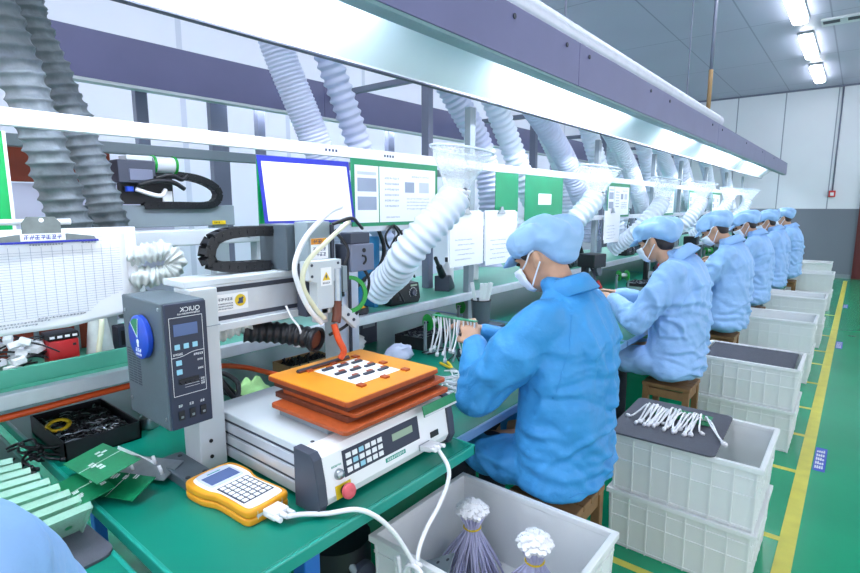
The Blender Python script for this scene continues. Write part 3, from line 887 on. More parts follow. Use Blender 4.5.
# carriage, vertical axis and iron
MB(O).box(-1.63, -1.475, 1.055, 1.155, 1.336, 1.490, 0.003).build('motor_box', 'controller_grey', rb)
MB(O).box(-1.49, -1.44, 1.10, 1.14, 1.175, 1.482, 0.002).build('carriage_plate', 'dark_grey', rb)
MB(O).box(-1.47, -1.40, 1.085, 1.180, 1.36, 1.50, 0.003).build('axis_column', 'painted_grey', rb)
MB(O).box(-1.45, -1.395, 1.183, 1.195, 1.30, 1.49, 0.002).build('axis_rail', 'dark_slot', rb)
stk = MB(O).box(-1.4005, -1.3985, 1.097, 1.168, 1.375, 1.445).build('notice_sticker', 'white', rb)
m = MB(O).box(-1.3987, -1.398, 1.097, 1.168, 1.425, 1.445); m.build('notice_header', 'bakelite', rb)
m = MB(O); 
for k in range(2): strokes(m, (-1.3985, 1.104, 1.385 + 0.018 * k), Y_, Z_, X_, 0.055, 0.012, 4, 20 + k)
strokes(m, (-1.398, 1.102, 1.428), Y_, Z_, X_, 0.04, 0.013, 2, 23); m.build('notice_print', 'print_ink', rb)
m = MB(O); m.prism([(-0.011, 0), (0.011, 0), (0, 0.018)], (-1.398, 1.153, 1.426), Y_, Z_, X_, 0, 0.0006); m.build('notice_triangle', 'yellow', rb)
MB(O).box(-1.40, -1.398, 1.095, 1.17, 1.36, 1.374).build('teal_stripe', 'bench_edge', rb)
hp = [(-0.07, 0.06), (0.07, 0.06), (0.07, 0.0), (0.035, -0.012), (0.035, -0.10), (-0.035, -0.10), (-0.035, -0.012), (-0.07, 0.0)]
MB(O).prism(hp, (-1.36, 1.112, 1.315), Y_, Z_, X_, -0.03, 0.012, 0.002).build('head_plate', 'painted_light', rb)
m = MB(O)
for y, z in ((-0.055, 0.048), (0.055, 0.048), (-0.055, 0.012), (0.055, 0.012)): m.cyl((-1.349, 1.112 + y, 1.315 + z), (-1.3465, 1.112 + y, 1.315 + z), 0.005, 8)
build_each(m, 'plate_screw', 'dark_slot', rb)
ws = MB(O).box(-1.349, -1.3465, 1.092, 1.136, 1.292, 1.352).build('hazard_sticker', 'white', rb)
m = MB(O).prism([(-0.016, 0), (0.016, 0), (0, 0.028)], (-1.3465, 1.114, 1.31), Y_, Z_, X_, 0, 0.0007); m.build('hazard_triangle', 'yellow', rb)
m = MB(O).prism([(-0.0025, 0.018), (0.004, 0.019), (0.0015, 0.012), (0.005, 0.012), (-0.003, 0.003), (-0.001, 0.009), (-0.005, 0.009)], (-1.3458, 1.114, 1.31), Y_, Z_, X_, 0, 0.0005)
strokes(m, (-1.3465, 1.098, 1.298), Y_, Z_, X_, 0.032, 0.006, 5, 30); m.build('hazard_print', 'print_ink', rb)
MB(O).box(-1.40, -1.36, 1.09, 1.13, 1.165, 1.25, 0.003).build('lower_slide', 'aluminium', rb)
MB(O).box(-1.42, -1.36, 1.10, 1.20, 1.195, 1.235, 0.003).build('clamp_bar', 'painted_light', rb)
MB(O).obox((-1.37, 1.19, 1.20), V((0, 0.75, -0.66)), V((0, 0.66, 0.75)), X_, (0, 0.10), (-0.02, 0.02), (-0.01, 0.012), 0.002).build('arm_bracket', 'painted_light', rb)
m = MB(O)
for y, z in ((1.12, 1.215), (1.15, 1.215), (1.18, 1.215), (1.215, 1.177), (1.24, 1.155)): m.cyl((-1.3565, y, z), (-1.354, y, z), 0.006, 8)
build_each(m, 'bracket_hole', 'dark_slot', rb)
MB(O).cyl((-1.355, 1.165, 1.345), (-1.355, 1.165, 1.235), 0.017, 16).build('iron_sleeve', 'steel', rb, 40)
MB(O).tube([(-1.355, 1.165, 1.235), (-1.34, 1.15, 1.19), (-1.335, 1.14, 1.165)], 0.016, 12).build('iron_holder', 'bakelite_brown', rb, 40)
MB(O).cyl((-1.335, 1.14, 1.165), (-1.335, 1.135, 1.115), 0.006, 10, 0.002).build('iron_tip', 'steel', rb)
MB(O).box(-1.43, -1.345, 1.225, 1.335, 1.325, 1.42, 0.003).build('feeder_box', 'post_grey', rb)
MB(O).box(-1.42, -1.36, 1.24, 1.33, 1.42, 1.46, 0.004).build('feeder_motor', 'dark_grey', rb)
MB(O).box(-1.425, -1.36, 1.222, 1.227, 1.26, 1.42, 0.001).build('feeder_guide', 'dark_slot', rb)
m = MB(O); m.cyl((-1.345, 1.285, 1.398), (-1.343, 1.285, 1.398), 0.008, 10); m.tube(spline([(-1.3435, 1.275, 1.38), (-1.3435, 1.29, 1.375), (-1.3435, 1.292, 1.36), (-1.3435, 1.28, 1.35)], 12), 0.004, 6); m.build('feeder_latch', 'black_plastic', rb)
MB(O).box(-1.385, -1.35, 1.19, 1.21, 1.26, 1.35, 0.002).build('feeder_link', 'painted_grey', rb)
# green solder-wire wheel (a broad ring, partly behind the arm)
MB(O).lathe([(0.052, -0.005), (0.066, -0.005), (0.066, 0.005), (0.052, 0.005)], (-1.37, 1.235, 1.245), V((0.9, -0.35, 0.1)), 36, True).build('wire_wheel', 'spool_green', rb, 40)
m = MB(O).tube(spline([(-1.34, 1.135, 1.16), (-1.325, 1.14, 1.11), (-1.322, 1.16, 1.065), (-1.33, 1.15, 1.038)], 30), 0.011, 10); m.build('orange_tube', 'orange_tube', rb, True)
MB(O).tube(spline([(-1.36, 1.20, 1.55), (-1.33, 1.12, 1.53), (-1.32, 1.02, 1.46), (-1.31, 0.965, 1.38), (-1.31, 0.975, 1.31), (-1.32, 1.02, 1.23), (-1.35, 1.09, 1.17)], 60), 0.008, 10).build('white_cable', 'cable_white', rb, True)
MB(O).tube(spline([(-1.38, 1.25, 1.50), (-1.33, 1.11, 1.44), (-1.315, 1.015, 1.38), (-1.315, 0.995, 1.31), (-1.33, 1.05, 1.23), (-1.345, 1.10, 1.185)], 60), 0.008, 10).build('cream_cable', 'cable_cream', rb, True)
for pts in ([(-1.40, 1.19, 1.49), (-1.37, 1.25, 1.51), (-1.40, 1.31, 1.49), (-1.43, 1.36, 1.47)], [(-1.40, 1.20, 1.47), (-1.36, 1.225, 1.40), (-1.365, 1.20, 1.33), (-1.38, 1.215, 1.24)],
            [(-1.41, 1.32, 1.35), (-1.40, 1.36, 1.28), (-1.41, 1.34, 1.20), (-1.40, 1.25, 1.13), (-1.42, 1.18, 1.10)]):
    MB(O).tube(spline(pts, 30), 0.006, 8).build('black_cable', 'black_plastic', rb, True)
def energy_chain(name, X, path, w, t_, parent, O, link=0.028):
    L = path_len(path); n = int(L / link)
    pts = spline(path, n + 1)
    m = MB(O)
    for a, b in zip(pts, pts[1:]):
        d = (b - a).normalized(); nn = X_.cross(d).normalized(); c = (a + b) / 2
        l = (b - a).length
        for s in (-1, 1):
            m.obox(c, d, nn, X_, (-l * 0.56, l * 0.56), (-t_, t_), (s * w - 0.003, s * w + 0.003), 0.002)
        m.obox(c, d, nn, X_, (-l * 0.3, l * 0.3), (-t_ * 0.9, t_ * 0.9), (-w, w))
        m.cyl(b + X_ * (w + 0.002), b + X_ * (w + 0.0055), t_ * 0.45, 8)
    return m.build(name, 'black_plastic', parent)
energy_chain('energy_chain', -1.56, [(-1.57, 1.11, 1.467), (-1.57, 0.985, 1.469), (-1.57, 0.90, 1.465), (-1.57, 0.845, 1.445), (-1.57, 0.83, 1.410), (-1.57, 0.83, 1.375), (-1.57, 0.90, 1.357), (-1.57, 1.04, 1.352)], 0.022, 0.017, rb, O)

# the jig of orange plates on the robot base
jg = thing('soldering_jig', 'stack of orange soldering jig plates on top of the robot base', 'jig', (-1.2, 1.1, 0.918))
O = (-1.2, 1.1, 0.918)
def plate(name, x0, x1, y0, y1, z0, z1, mat, r=0.015):
    return MB(O).prism(rounded(x0, x1, y0, y1, r), (0, 0, 0), X_, Y_, Z_, z0, z1, 0.0015).build(name, mat, jg)
plate('bottom_plate', -1.335, -0.995, 0.872, 1.325, 0.950, 0.962, 'bakelite_edge')
plate('support_block', -1.33, -1.10, 0.90, 1.30, 0.9175, 0.950, 'painted_grey', 0.005)
plate('lower_spacer', -1.37, -1.035, 0.915, 1.31, 0.962, 0.978, 'bakelite_brown', 0.004)
plate('middle_plate', -1.35, -1.015, 0.925, 1.335, 0.978, 0.989, 'bakelite_edge')
plate('upper_spacer', -1.39, -1.045, 0.925, 1.31, 0.989, 1.008, 'bakelite_brown', 0.004)
tp = plate('top_plate', -1.405, -1.03, 0.912, 1.315, 1.008, 1.022, 'bakelite_edge', 0.012)
plate('top_sheet', -1.403, -1.032, 0.914, 1.313, 1.0215, 1.0245, 'bakelite', 0.012)
m = MB(O).box(-1.32, -1.115, 1.03, 1.215, 1.0245, 1.0262); m.build('nest_plate', 'white', jg)
m = MB(O); m2 = MB(O); r_ = random.Random(6)
for i in range(3):
    for j in range(3):
        x = -1.30 + i * 0.062 + 0.006 * j; y = 1.045 + j * 0.058
        m.box(x, x + 0.012, y, y + 0.042, 1.0262, 1.0315)
        m2.box(x - 0.016, x - 0.004, y + 0.03, y + 0.05, 1.0262, 1.030)
build_each(m, 'nested_part', 'dark_slot', jg)
for q in ((-1.335, 1.02), (-1.335, 1.12), (-1.335, 1.225), (-1.10, 1.03), (-1.10, 1.13), (-1.10, 1.225), (-1.21, 1.235)):
    m2.box(q[0] - 0.012, q[0] + 0.012, q[1] - 0.01, q[1] + 0.01, 1.0244, 1.0305)
build_each(m2, 'locating_block', 'bakelite_edge', jg)
MB(O).box(-1.355, -1.335, 0.985, 1.20, 1.0245, 1.031, 0.002).build('hinge_bar', 'bakelite_brown', jg)
MB(O).cyl((-1.345, 0.985, 1.03), (-1.345, 1.20, 1.03), 0.006, 10).build('hinge_pin', 'dark_slot', jg)
t = thing('green_circuit_strip', 'pale green circuit strip sticking out from under the orange jig', 'circuit board', (-1.0, 1.25, 0.945)); t.location.z = 0.938
MB((-1.0, 1.25, 0.945)).obox((-0.9905, 1.18, 0.944), Y_, V((0.25, 0, -0.97)), V((0.97, 0, 0.25)), (0, 0.165), (-0.004, 0.030), (-0.001, 0.002)).build('board', 'pcb_green', t)
MB((-1.0, 1.25, 0.945)).obox((-0.9883, 1.18, 0.944), Y_, V((0.25, 0, -0.97)), V((0.97, 0, 0.25)), (0.002, 0.163), (0.024, 0.030), (-0.001, 0.002)).build('board_edge', 'painted_light', t)

# ------------------------------------------------------------------ iron controller on the left post
ct = thing('iron_controller', 'grey soldering controller with display and blue disc beside the robot post', 'controller', (-1.5, 0.65, 0.95))
O = (-1.5, 0.65, 0.95); ct.location = (-1.462, 0.657, 0.95)
MB(O).box(-1.66, -1.412, 0.585, 0.703, 0.955, 1.302, 0.004).build('case', 'controller_grey', ct)
MB(O).box(-1.412, -1.402, 0.588, 0.700, 0.958, 1.299, 0.003).build('front_panel', 'panel_navy', ct)
px = -1.402
def cpanel(name, mat, y0, y1, z0, z1, d=0.002): return MB(O).box(px, px + d, y0, y1, z0, z1, 0.0008).build(name, mat, ct)
cpanel('display', 'lcd_blue', 0.607, 0.672, 1.212, 1.244)
m = MB(O)
for y in (0.614, 0.638, 0.662): m.box(px, px + 0.003, y - 0.007, y + 0.007, 1.176, 1.190, 0.001)
for z in (1.140, 1.115): m.box(px, px + 0.003, 0.608, 0.623, z - 0.007, z + 0.007, 0.001)
build_each(m, 'button', 'key_blue', ct)
m = MB(O)   # printed frame and captions
for a in ((0.597, 0.598, 1.050, 1.262), (0.686, 0.687, 1.050, 1.262), (0.597, 0.687, 1.0495, 1.0507), (0.597, 0.687, 1.2615, 1.2627)):
    m.box(px, px + 0.0006, *a)
m.tube(spline([(px + 0.0005, 0.598, 1.155), (px + 0.0005, 0.625, 1.156), (px + 0.0005, 0.655, 1.164), (px + 0.0005, 0.686, 1.165)], 16), 0.0007, 4)
strokes(m, (px, 0.602, 1.160), Y_, Z_, X_, 0.026, 0.006, 5, 41); strokes(m, (px, 0.657, 1.152), Y_, Z_, X_, 0.026, 0.006, 5, 42)
strokes(m, (px, 0.666, 1.136), Y_, Z_, X_, 0.016, 0.005, 3, 43); strokes(m, (px, 0.666, 1.112), Y_, Z_, X_, 0.016, 0.005, 3, 44)
for k in range(3): strokes(m, (px, 0.672, 1.068 + 0.007 * k), Y_, Z_, X_, 0.011, 0.005, 2, 45 + k)
for k in range(3): m.box(px, px + 0.0006, 0.628, 0.668, 1.0695 + 0.007 * k, 1.0702 + 0.007 * k)
strokes(m, (px, 0.620, 1.268), Y_, Z_, X_, 0.062, 0.004, 14, 48)
for k, y in enumerate((0.606, 0.636, 0.666)): strokes(m, (px, y, 1.018), Y_, Z_, X_, 0.012, 0.007, 2, 50 + k)
m.text('QUICK', 0.0175, (px, 0.655, 1.281), Y_, Z_, X_, 0.0008, mirror=True)
m.build('panel_print', 'white', ct)
m = MB(O)
for k in range(4): m.cyl((px, 0.620 + k * 0.013, 1.085), (px + 0.004, 0.620 + k * 0.013, 1.088), 0.0065, 10)
m.box(px, px + 0.002, 0.612, 0.667, 1.080, 1.095)
m.build('indicator_block', 'black_plastic', ct)
for y in (0.613, 0.643, 0.673):
    MB(O).box(px, px + 0.004, y - 0.008, y + 0.008, 0.982, 1.008, 0.001).build('socket', 'black_plastic', ct)
m = MB(O)
for y in (0.613, 0.643, 0.673): m.box(px + 0.004, px + 0.005, y - 0.003, y + 0.004, 0.988, 0.994)
build_each(m, 'socket_pin', 'steel', ct)
m = MB(O)
for i in range(3):
    for j in range(14):
        m.obox((-1.645 + i * 0.028, 0.585, 1.05 + j * 0.0075), X_, Z_, (0, -1, 0), (0, 0.022), (0, 0.0035), (0, 0.0008))
m.build('vent_slot', 'dark_slot', ct)
m = MB(O)
for x, z in ((-1.64, 1.00), (-1.43, 0.985), (-1.64, 1.26), (-1.43, 1.285)): m.cyl((x, 0.586, z), (x, 0.583, z), 0.005, 10)
build_each(m, 'case_screw', 'steel', ct)
MB(O).box(-1.57, -1.455, 0.703, 0.7036, 0.97, 1.29).build('mounting_plate', 'dark_slot', ct)
dt = thing('tape_disc', 'round blue disc with white print stuck on the side of the controller', 'disc', (-1.487, 0.5915, 1.200))
MB().lathe([(0.0, 0.018), (0.056, 0.018), (0.060, 0.015), (0.060, 0.003), (0.056, 0), (0, 0)], (0, 0, 0), (0, -1, 0), 44).build('disc_body', 'tape_blue', dt, 40)
MB().prism([(0, 0)] + [(0.052 * math.cos(R(a)), 0.052 * math.sin(R(a))) for a in range(75, 136, 6)], (0, -0.0182, 0), (1, 0, 0), (0, 0, 1), (0, -1, 0), 0, 0.0006).build('window', 'pcb_green', dt)
m = MB()
m.obox((0, -0.018, 0), V((0.2, 0, 1)).normalized(), V((1, 0, -0.2)).normalized(), (0, -1, 0), (0, 0.054), (-0.001, 0.001), (0, 0.001))
m.obox((0, -0.018, 0), V((-0.72, 0, 0.7)).normalized(), V((0.7, 0, 0.72)).normalized(), (0, -1, 0), (0, 0.054), (-0.001, 0.001), (0, 0.001))
m.lathe([(0.0, 0.0006), (0.007, 0.0006), (0.007, 0)], (0.0, -0.018, -0.012), (0, -1, 0), 14)
m.lathe([(0.0, 0.0006), (0.005, 0.0006), (0.005, 0)], (0.0, -0.018, -0.022), (0, -1, 0), 14)
strokes(m, (-0.016, -0.018, -0.040), X_, Z_, V((0, -1, 0)), 0.034, 0.010, 3, 60)
strokes(m, (-0.018, -0.018, -0.050), X_, Z_, V((0, -1, 0)), 0.036, 0.006, 5, 61)
m.build('print', 'white', dt)

# ------------------------------------------------------------------ teach pendant
tpd = thing('teach_pendant', 'yellow handheld teach pendant with keypad and screen on the green bench', 'pendant', (-1.245, 0.70, 0.76), R(4))
def half(s): return [(-0.145, 0.058 * s), (-0.125, 0.078 * s), (-0.045, 0.078 * s), (-0.015, 0.066 * s), (0.01, 0.062 * s), (0.10, 0.066 * s), (0.128, 0.066 * s), (0.140, 0.054 * s)]
outl = half(-1) + half(1)[::-1]
def chaikin(p, it=2):
    for _ in range(it):
        q = []
        for a, b in zip(p, p[1:] + p[:1]):
            q.append((a[0] * .75 + b[0] * .25, a[1] * .75 + b[1] * .25)); q.append((a[0] * .25 + b[0] * .75, a[1] * .25 + b[1] * .75))
        p = q
    return p
outl = chaikin(outl)
MB().prism(outl, (0, 0, 0), X_, Y_, Z_, 0, 0.019, 0.004).build('lower_shell', 'pendant_yellow', tpd, 50)
MB().prism(outl, (0, 0, 0), X_, Y_, Z_, 0.0195, 0.042, 0.006).build('upper_shell', 'pendant_yellow', tpd, 50)
MB().prism([(a * 0.90 + 0.004, b * 0.82) for a, b in outl], (0, 0, 0), X_, Y_, Z_, 0.041, 0.0435).build('face_plate', 'white', tpd)
MB().prism(chaikin([(-0.118, -0.052), (-0.128, -0.03), (-0.128, 0.03), (-0.118, 0.052), (-0.045, 0.052), (-0.035, 0.045), (-0.035, -0.045), (-0.045, -0.052)], 1), (0, 0, 0), X_, Y_, Z_, 0.0435, 0.0445).build('bezel', 'hose_lavender', tpd)
MB().box(-0.100, -0.048, -0.044, 0.044, 0.0445, 0.0455, 0.0004).build('screen', 'lcd_blue', tpd)
MB().box(-0.112, -0.107, -0.02, 0.02, 0.0445, 0.045).build('name_strip', 'bench_edge', tpd)
MB().box(-0.022, 0.096, -0.047, 0.047, 0.0435, 0.0445).build('keypad_panel', 'panel_navy', tpd)
m = MB()
for i in range(6):
    for j in range(5):
        x = -0.016 + i * 0.019; y = -0.043 + j * 0.0178
        m.box(x, x + 0.014, y, y + 0.0138, 0.0445, 0.0465, 0.001)
build_each(m, 'key', 'white', tpd)
MB().box(0.125, 0.139, -0.040, 0.040, 0.010, 0.036, 0.002).build('connector_face', 'painted_light', tpd)
tag_c = thing('data_cable', 'white data cable tied in a loop between the pendant and the robot base', 'cable', (-1.1, 0.71, 0.785))
O = (-1.1, 0.71, 0.785)
ux = V((math.cos(R(4)), math.sin(R(4)), 0)); uy = V((-math.sin(R(4)), math.cos(R(4)), 0))
cp = V((-1.245, 0.70, 0.783)) + ux * 0.139
MB(O).obox(cp, ux, uy, Z_, (0, 0.045), (-0.024, 0.024), (-0.010, 0.010), 0.003).build('plug', 'cable_white', tag_c)
m = MB(O)
for s in (-1, 1): m.cyl(cp + ux * 0.02 + uy * s * 0.020, cp + ux * 0.066 + uy * s * 0.020, 0.0065, 10)
m.cyl(cp + ux * 0.045, cp + ux * 0.066, 0.009, 12, 0.006)
build_each(m, 'plug_screw', 'cable_white', tag_c, 40)
c0 = cp + ux * 0.064
MB(O).tube(spline([c0, (-1.03, 0.75, 0.777), (-0.985, 0.795, 0.775), (-0.94, 0.85, 0.777), (-0.912, 0.89, 0.752), (-0.888, 0.93, 0.70), (-0.868, 0.965, 0.63), (-0.855, 0.985, 0.575), (-0.85, 0.995, 0.53)], 70), 0.0065, 10).build('cable_run', 'cable_white', tag_c, True)
p2 = fo + Y_ * 1.20 + fv * 0.005 + fn * 0.004
MB(O).obox(p2, Y_, fv, fn, (-0.026, 0.026), (-0.010, 0.010), (0, 0.042), 0.003).build('plug', 'cable_white', tag_c)
m = MB(O)
for s in (-1, 1): m.cyl(p2 + Y_ * s * 0.021 + fn * 0.02, p2 + Y_ * s * 0.021 + fn * 0.062, 0.0065, 10)
m.cyl(p2 + fn * 0.042, p2 + fn * 0.06, 0.009, 12, 0.006)
build_each(m, 'plug_screw', 'cable_white', tag_c, 40)
MB(O).tube(spline([p2 + fn * 0.05, (-0.905, 1.20, 0.765), (-0.895, 1.185, 0.72), (-0.893, 1.14, 0.67), (-0.885, 1.07, 0.63), (-0.87, 1.02, 0.60), (-0.86, 1.00, 0.55), (-0.855, 0.99, 0.50)], 60), 0.0065, 10).build('cable_run', 'cable_white', tag_c, True)
kn = V((-0.853, 0.985, 0.560))
MB(O).tube(spline([kn + V((0.02, 0.0, 0.03)), kn + V((-0.03, 0.012, 0.015)), kn + V((-0.035, 0.015, -0.03)), kn + V((0.01, 0.005, -0.06)), kn + V((0.04, 0.0, -0.03)), kn + V((0.025, -0.01, 0.022)), kn + V((-0.015, -0.01, 0.02)), kn + V((-0.04, -0.012, -0.02)), kn + V((-0.055, -0.01, 0.03))], 60), 0.0065, 10).build('knot', 'cable_white', tag_c, True)
MB(O).tube(spline([kn + V((0.01, 0.0, 0.0)), kn + V((0.0, 0.0, -0.06)), kn + V((0.015, 0.005, -0.12))], 16), 0.0065, 10).build('tail', 'cable_white', tag_c, True)

# ------------------------------------------------------------------ things on the near bench
t = thing('parts_tray', 'black tray full of short black leads on the near green bench', 'tray', (-2.0, 0.58, 0.76))
O = (-2.0, 0.58, 0.76)
tx0, tx1, ty0, ty1 = -2.20, -1.85, 0.475, 0.70
m = MB(O); m.box(tx0, tx1, ty0, ty1, 0.761, 0.766)
m.box(tx1 - 0.005, tx1, ty0, ty1, 0.761, 0.822); m.box(tx0, tx0 + 0.005, ty0, ty1, 0.761, 0.822)
m.box(tx0, tx1, ty0, ty0 + 0.005, 0.761, 0.822); m.box(tx0, tx1, ty1 - 0.005, ty1, 0.761, 0.822)
m.build('tray_body', 'black_plastic', t)
m = MB((-2.02, 0.59, 0.766)); ms = MB((-2.02, 0.59, 0.766)); r_ = random.Random(8)
m.box(tx0 + 0.006, tx1 - 0.006, ty0 + 0.006, ty1 - 0.006, 0.767, 0.79)
for k in range(420):
    x = r_.uniform(tx0 + 0.03, tx1 - 0.03); y = r_.uniform(ty0 + 0.02, ty1 - 0.02); z = 0.79 + r_.uniform(0, 0.022)
    a = r_.uniform(0, PI); l = r_.uniform(0.012, 0.028)
    dx, dy = math.cos(a) * l, math.sin(a) * l
    x = min(max(x, tx0 + 0.03), tx1 - 0.03); 
    if y + abs(dy) > ty1 - 0.01 or y - abs(dy) < ty0 + 0.01: dy *= 0.3
    (ms if k % 4 == 0 else m).tube([(x - dx, y - dy, z), (x, y, z + 0.004), (x + dx, y + dy, z - 0.002)], 0.0022, 5)
lo = tag(m.build('black_leads', 'black_plastic'), 'heap of short black leads filling the black tray', 'leads', None, 'stuff')
ls = tag(ms.build('lead_tips', 'steel'), 'shiny bare lead ends among the black leads in the tray', 'leads', None, 'stuff')
tag(MB((-2.02, 0.50, 0.82)).lathe([(0.022, 0), (0.031, -0.006), (0.038, 0), (0.031, 0.006)], (-2.03, 0.512, 0.822), V((0.25, -0.1, 1)), 26, True).build('wire_coil', 'yellow', None, True), 'small yellow coil of wire lying on the leads in the black tray', 'wire coil')
for k in range(16):
    a = r_.uniform(-1, 1)
    if k == 0:
        m = MB(); m.tube(spline([(0, 0, 0), (0.03, 0.012, 0.012), (0.07, -0.006, 0.01), (0.105, 0.01, 0)], 14), 0.004, 6); m.tube([(0.105, 0.01, 0), (0.118, 0.012, 0)], 0.007, 6)
        o = m.build('lead_clip', 'black_plastic', None, True); pc = o
    else:
        o = pc.copy(); C.objects.link(o)
    tag(o, 'short black lead in the clump left of the black tray', 'lead', 'black leads left of the tray')
    o.location = (-1.97 + r_.uniform(-0.06, 0.05), 0.385 + r_.uniform(-0.03, 0.03), 0.742 + 0.004 * k)
    o.rotation_euler = (R(r_.uniform(-10, 10)), R(r_.uniform(-12, 6)), r_.uniform(-0.9, 0.9))
tag(MB((-1.93, 0.76, 0.76)).lathe([(0.0, 0.0), (0.032, 0.0), (0.036, 0.012), (0.03, 0.04), (0.022, 0.045), (0.022, 0.06), (0, 0.06)], (-1.93, 0.76, 0.76), Z_, 24).build('metal_pot', 'steel', None, 40), 'small shiny metal pot on the bench behind the grey controller', 'pot')
cable('orange_hose', 'thin orange air hose running along under the shelf edge at left', [(-1.93, -0.3, 0.922), (-1.93, 0.30, 0.924), (-1.93, 0.70, 0.93), (-1.95, 1.0, 0.92), (-1.99, 1.18, 0.87), (-1.93, 1.30, 0.82), (-1.88, 1.42, 0.785)], 0.011, 'orange_tube', 'hose')

# circuit boards piled by the tray
def pcb(label, o, u, v, w, h, mat='pcb_green', pads=True, group='circuit boards beside the black tray', pillars=0):
    u = V(u).normalized(); v = V(v); v = (v - u * v.dot(u)).normalized(); n = u.cross(v)
    if n.z < 0: n = -n
    t = thing('circuit_board', label, 'circuit board', o, 0, group)
    MB(o).obox(o, u, v, n, (0, w), (0, h), (0, 0.0022)).build('board', mat, t)
    if pads:
        m = MB(o); r_ = random.Random(int(w * 1e4))
        for k in range(7):
            a, b = r_.uniform(0.1, 0.85) * w, r_.uniform(0.1, 0.85) * h
            m.obox(o, u, v, n, (a, a + 0.004), (b, b + 0.014), (0.0022, 0.0032)); m.obox(o, u, v, n, (a + 0.008, a + 0.012), (b, b + 0.014), (0.0022, 0.0032))
        m.obox(o, u, v, n, (w * 0.495, w * 0.505), (0, h), (0.0022, 0.0024))
        build_each(m, 'pad', 'white', t)
    for k in range(pillars):
        p = V(o) + u * (w * (0.12 + 0.25 * k)) + v * (h * (0.3 if k % 2 else 0.7)) + n * 0.002
        MB(o).cyl(p, p + n * 0.028, 0.005, 8).build('pillar', 'white', t, True)
    return t
pcb('green circuit board with white pads, uppermost of the pile by the black tray', (-1.747, 0.441, 0.80), (0.32, -0.008, 0.05), (-0.09, 0.082, 0.005), 0.30, 0.112)
pcb('green circuit board lying flat at the left under the uppermost board', (-1.70, 0.40, 0.766), (0.27, -0.01, 0.012), (0.03, 0.12, 0.03), 0.20, 0.10)
pcb('green circuit board leaning at the front right of the board pile', (-1.60, 0.435, 0.768), (0.20, 0.075, 0.012), (-0.06, 0.10, 0.035), 0.19, 0.085)
pcb('grey metal backed board with white pillars at the right of the board pile', (-1.66, 0.52, 0.768), (0.21, 0.09, 0.01), (-0.10, 0.10, 0.03), 0.21, 0.085, 'steel', False, None, 4)
pcb('thin white edged board standing tilted behind the uppermost green board', (-1.78, 0.60, 0.78), (1, 0.10, 0.03), (0.0, 0.3, 1), 0.22, 0.010, 'white', False, None)
# clear plastic trays standing in a fan
def make_clear_tray():
    t = thing('clear_tray', '', 'tray', (0, 0, 0), 0, 'clear plastic trays in a fan')
    m = MB()
    m.box(-0.002, 0.002, -0.12, 0.095, 0.003, 0.135, 0.0008)
    m.build('sheet', 'tray_clear', t)
    m = MB()
    m.box(-0.004, 0.014, -0.12, 0.095, 0.131, 0.135, 0.001); m.box(-0.004, 0.014, 0.091, 0.095, 0.01, 0.131, 0.001)
    m.build('edge_flange', 'tray_clear', t)
    m = MB()
    for k in range(4): m.cyl((0.002, -0.09 + 0.05 * k, 0.05), (0.0035, -0.09 + 0.05 * k, 0.05), 0.008, 10)
    m.build('punched_hole', 'pcb_green', t)
    return t
ct0 = make_clear_tray()
for k in range(9):
    w = ('clear greenish plastic tray farthest from the camera in the leaning fan' if k == 0 else
         'clear greenish plastic tray nearest the blue sleeve in the leaning fan' if k == 8 else
         'clear greenish plastic tray inside the leaning fan at the left edge')
    p = (-1.90 + 0.056 * k, 0.262 + 0.004 * k, 0.738)
    o = ct0 if k == 0 else dup(ct0, p)
    o.location = p; o['label'] = w; o.rotation_euler = (0, R(38), R(-12 + 2.0 * k))

# ------------------------------------------------------------------ clipboard at left
cbX = -1.76
cl_ = thing('clipboard', 'clipboard with gridded forms under a big steel clip at the left', 'clipboard', (cbX, 0.4, 1.47))
O = (cbX, 0.4, 1.47)
MB(O).box(cbX - 0.008, cbX - 0.004, -0.02, 0.66, 1.22, 1.480).build('backing_board', 'white', cl_)
def curled(name, y0, y1, z0, z1, off, curl, mat='white'):
    m = MB(O); nx, nz = 20, 24; grid = []
    for i in range(nx + 1):
        row = []
        for j in range(nz + 1):
            y = y0 + (y1 - y0) * i / nx; z = z0 + (z1 - z0) * j / nz
            a = max(0, (i / nx - 0.75) / 0.25) * max(0, 1 - j / nz * 1.3)
            row.append(m._v((cbX + off + curl * a * a + 0.004 * math.sin(i * 0.5), y, z + 0.02 * a)))
        grid.append(row)
    for i in range(nx):
        for j in range(nz):
            m.bm.faces.new((grid[i][j], grid[i + 1][j], grid[i + 1][j + 1], grid[i][j + 1]))
    ob = m.build(name, mat, cl_, True)
    md = ob.modifiers.new('thick', 'SOLIDIFY'); md.thickness = 0.0006
    return ob
curled('form_sheet', -0.02, 0.70, 1.215, 1.488, 0.0, 0.0)
curled('form_sheet', -0.02, 0.665, 1.205, 1.478, 0.006, 0.02)
m = MB(O); mt = MB(O)
xq = cbX + 0.0108
for k in range(27):
    z = 1.245 + k * 0.0072
    if z < 1.432: m.box(xq, xq + 0.0004, 0.0, 0.645, z, z + 0.0007)
for k in range(26):
    y = 0.0 + k * 0.0248
    m.box(xq, xq + 0.0004, y, y + 0.0007, 1.245, 1.432 if k < 14 else 1.440)
for z in (1.45, 1.461): m.box(xq, xq + 0.0004, 0.35, 0.60, z, z + 0.0007)
m.build('printed_grid', 'print_grey', cl_)
for z, y0, w, c in ((1.4425, 0.08, 0.06, 8), (1.4415, 0.17, 0.10, 12), (1.435, 0.09, 0.24, 30), (1.448, 0.30, 0.06, 8), (1.4435, 0.42, 0.08, 12), (1.445, 0.545, 0.04, 5), (1.232, 0.25, 0.2, 26), (1.224, 0.12, 0.30, 40), (1.238, 0.42, 0.12, 14)):
    strokes(mt, (xq, y0, z), Y_, Z_, X_, w, 0.0042, c, int(z * 1000))
mt.build('printed_text', 'print_ink', cl_)
c_y = 0.452
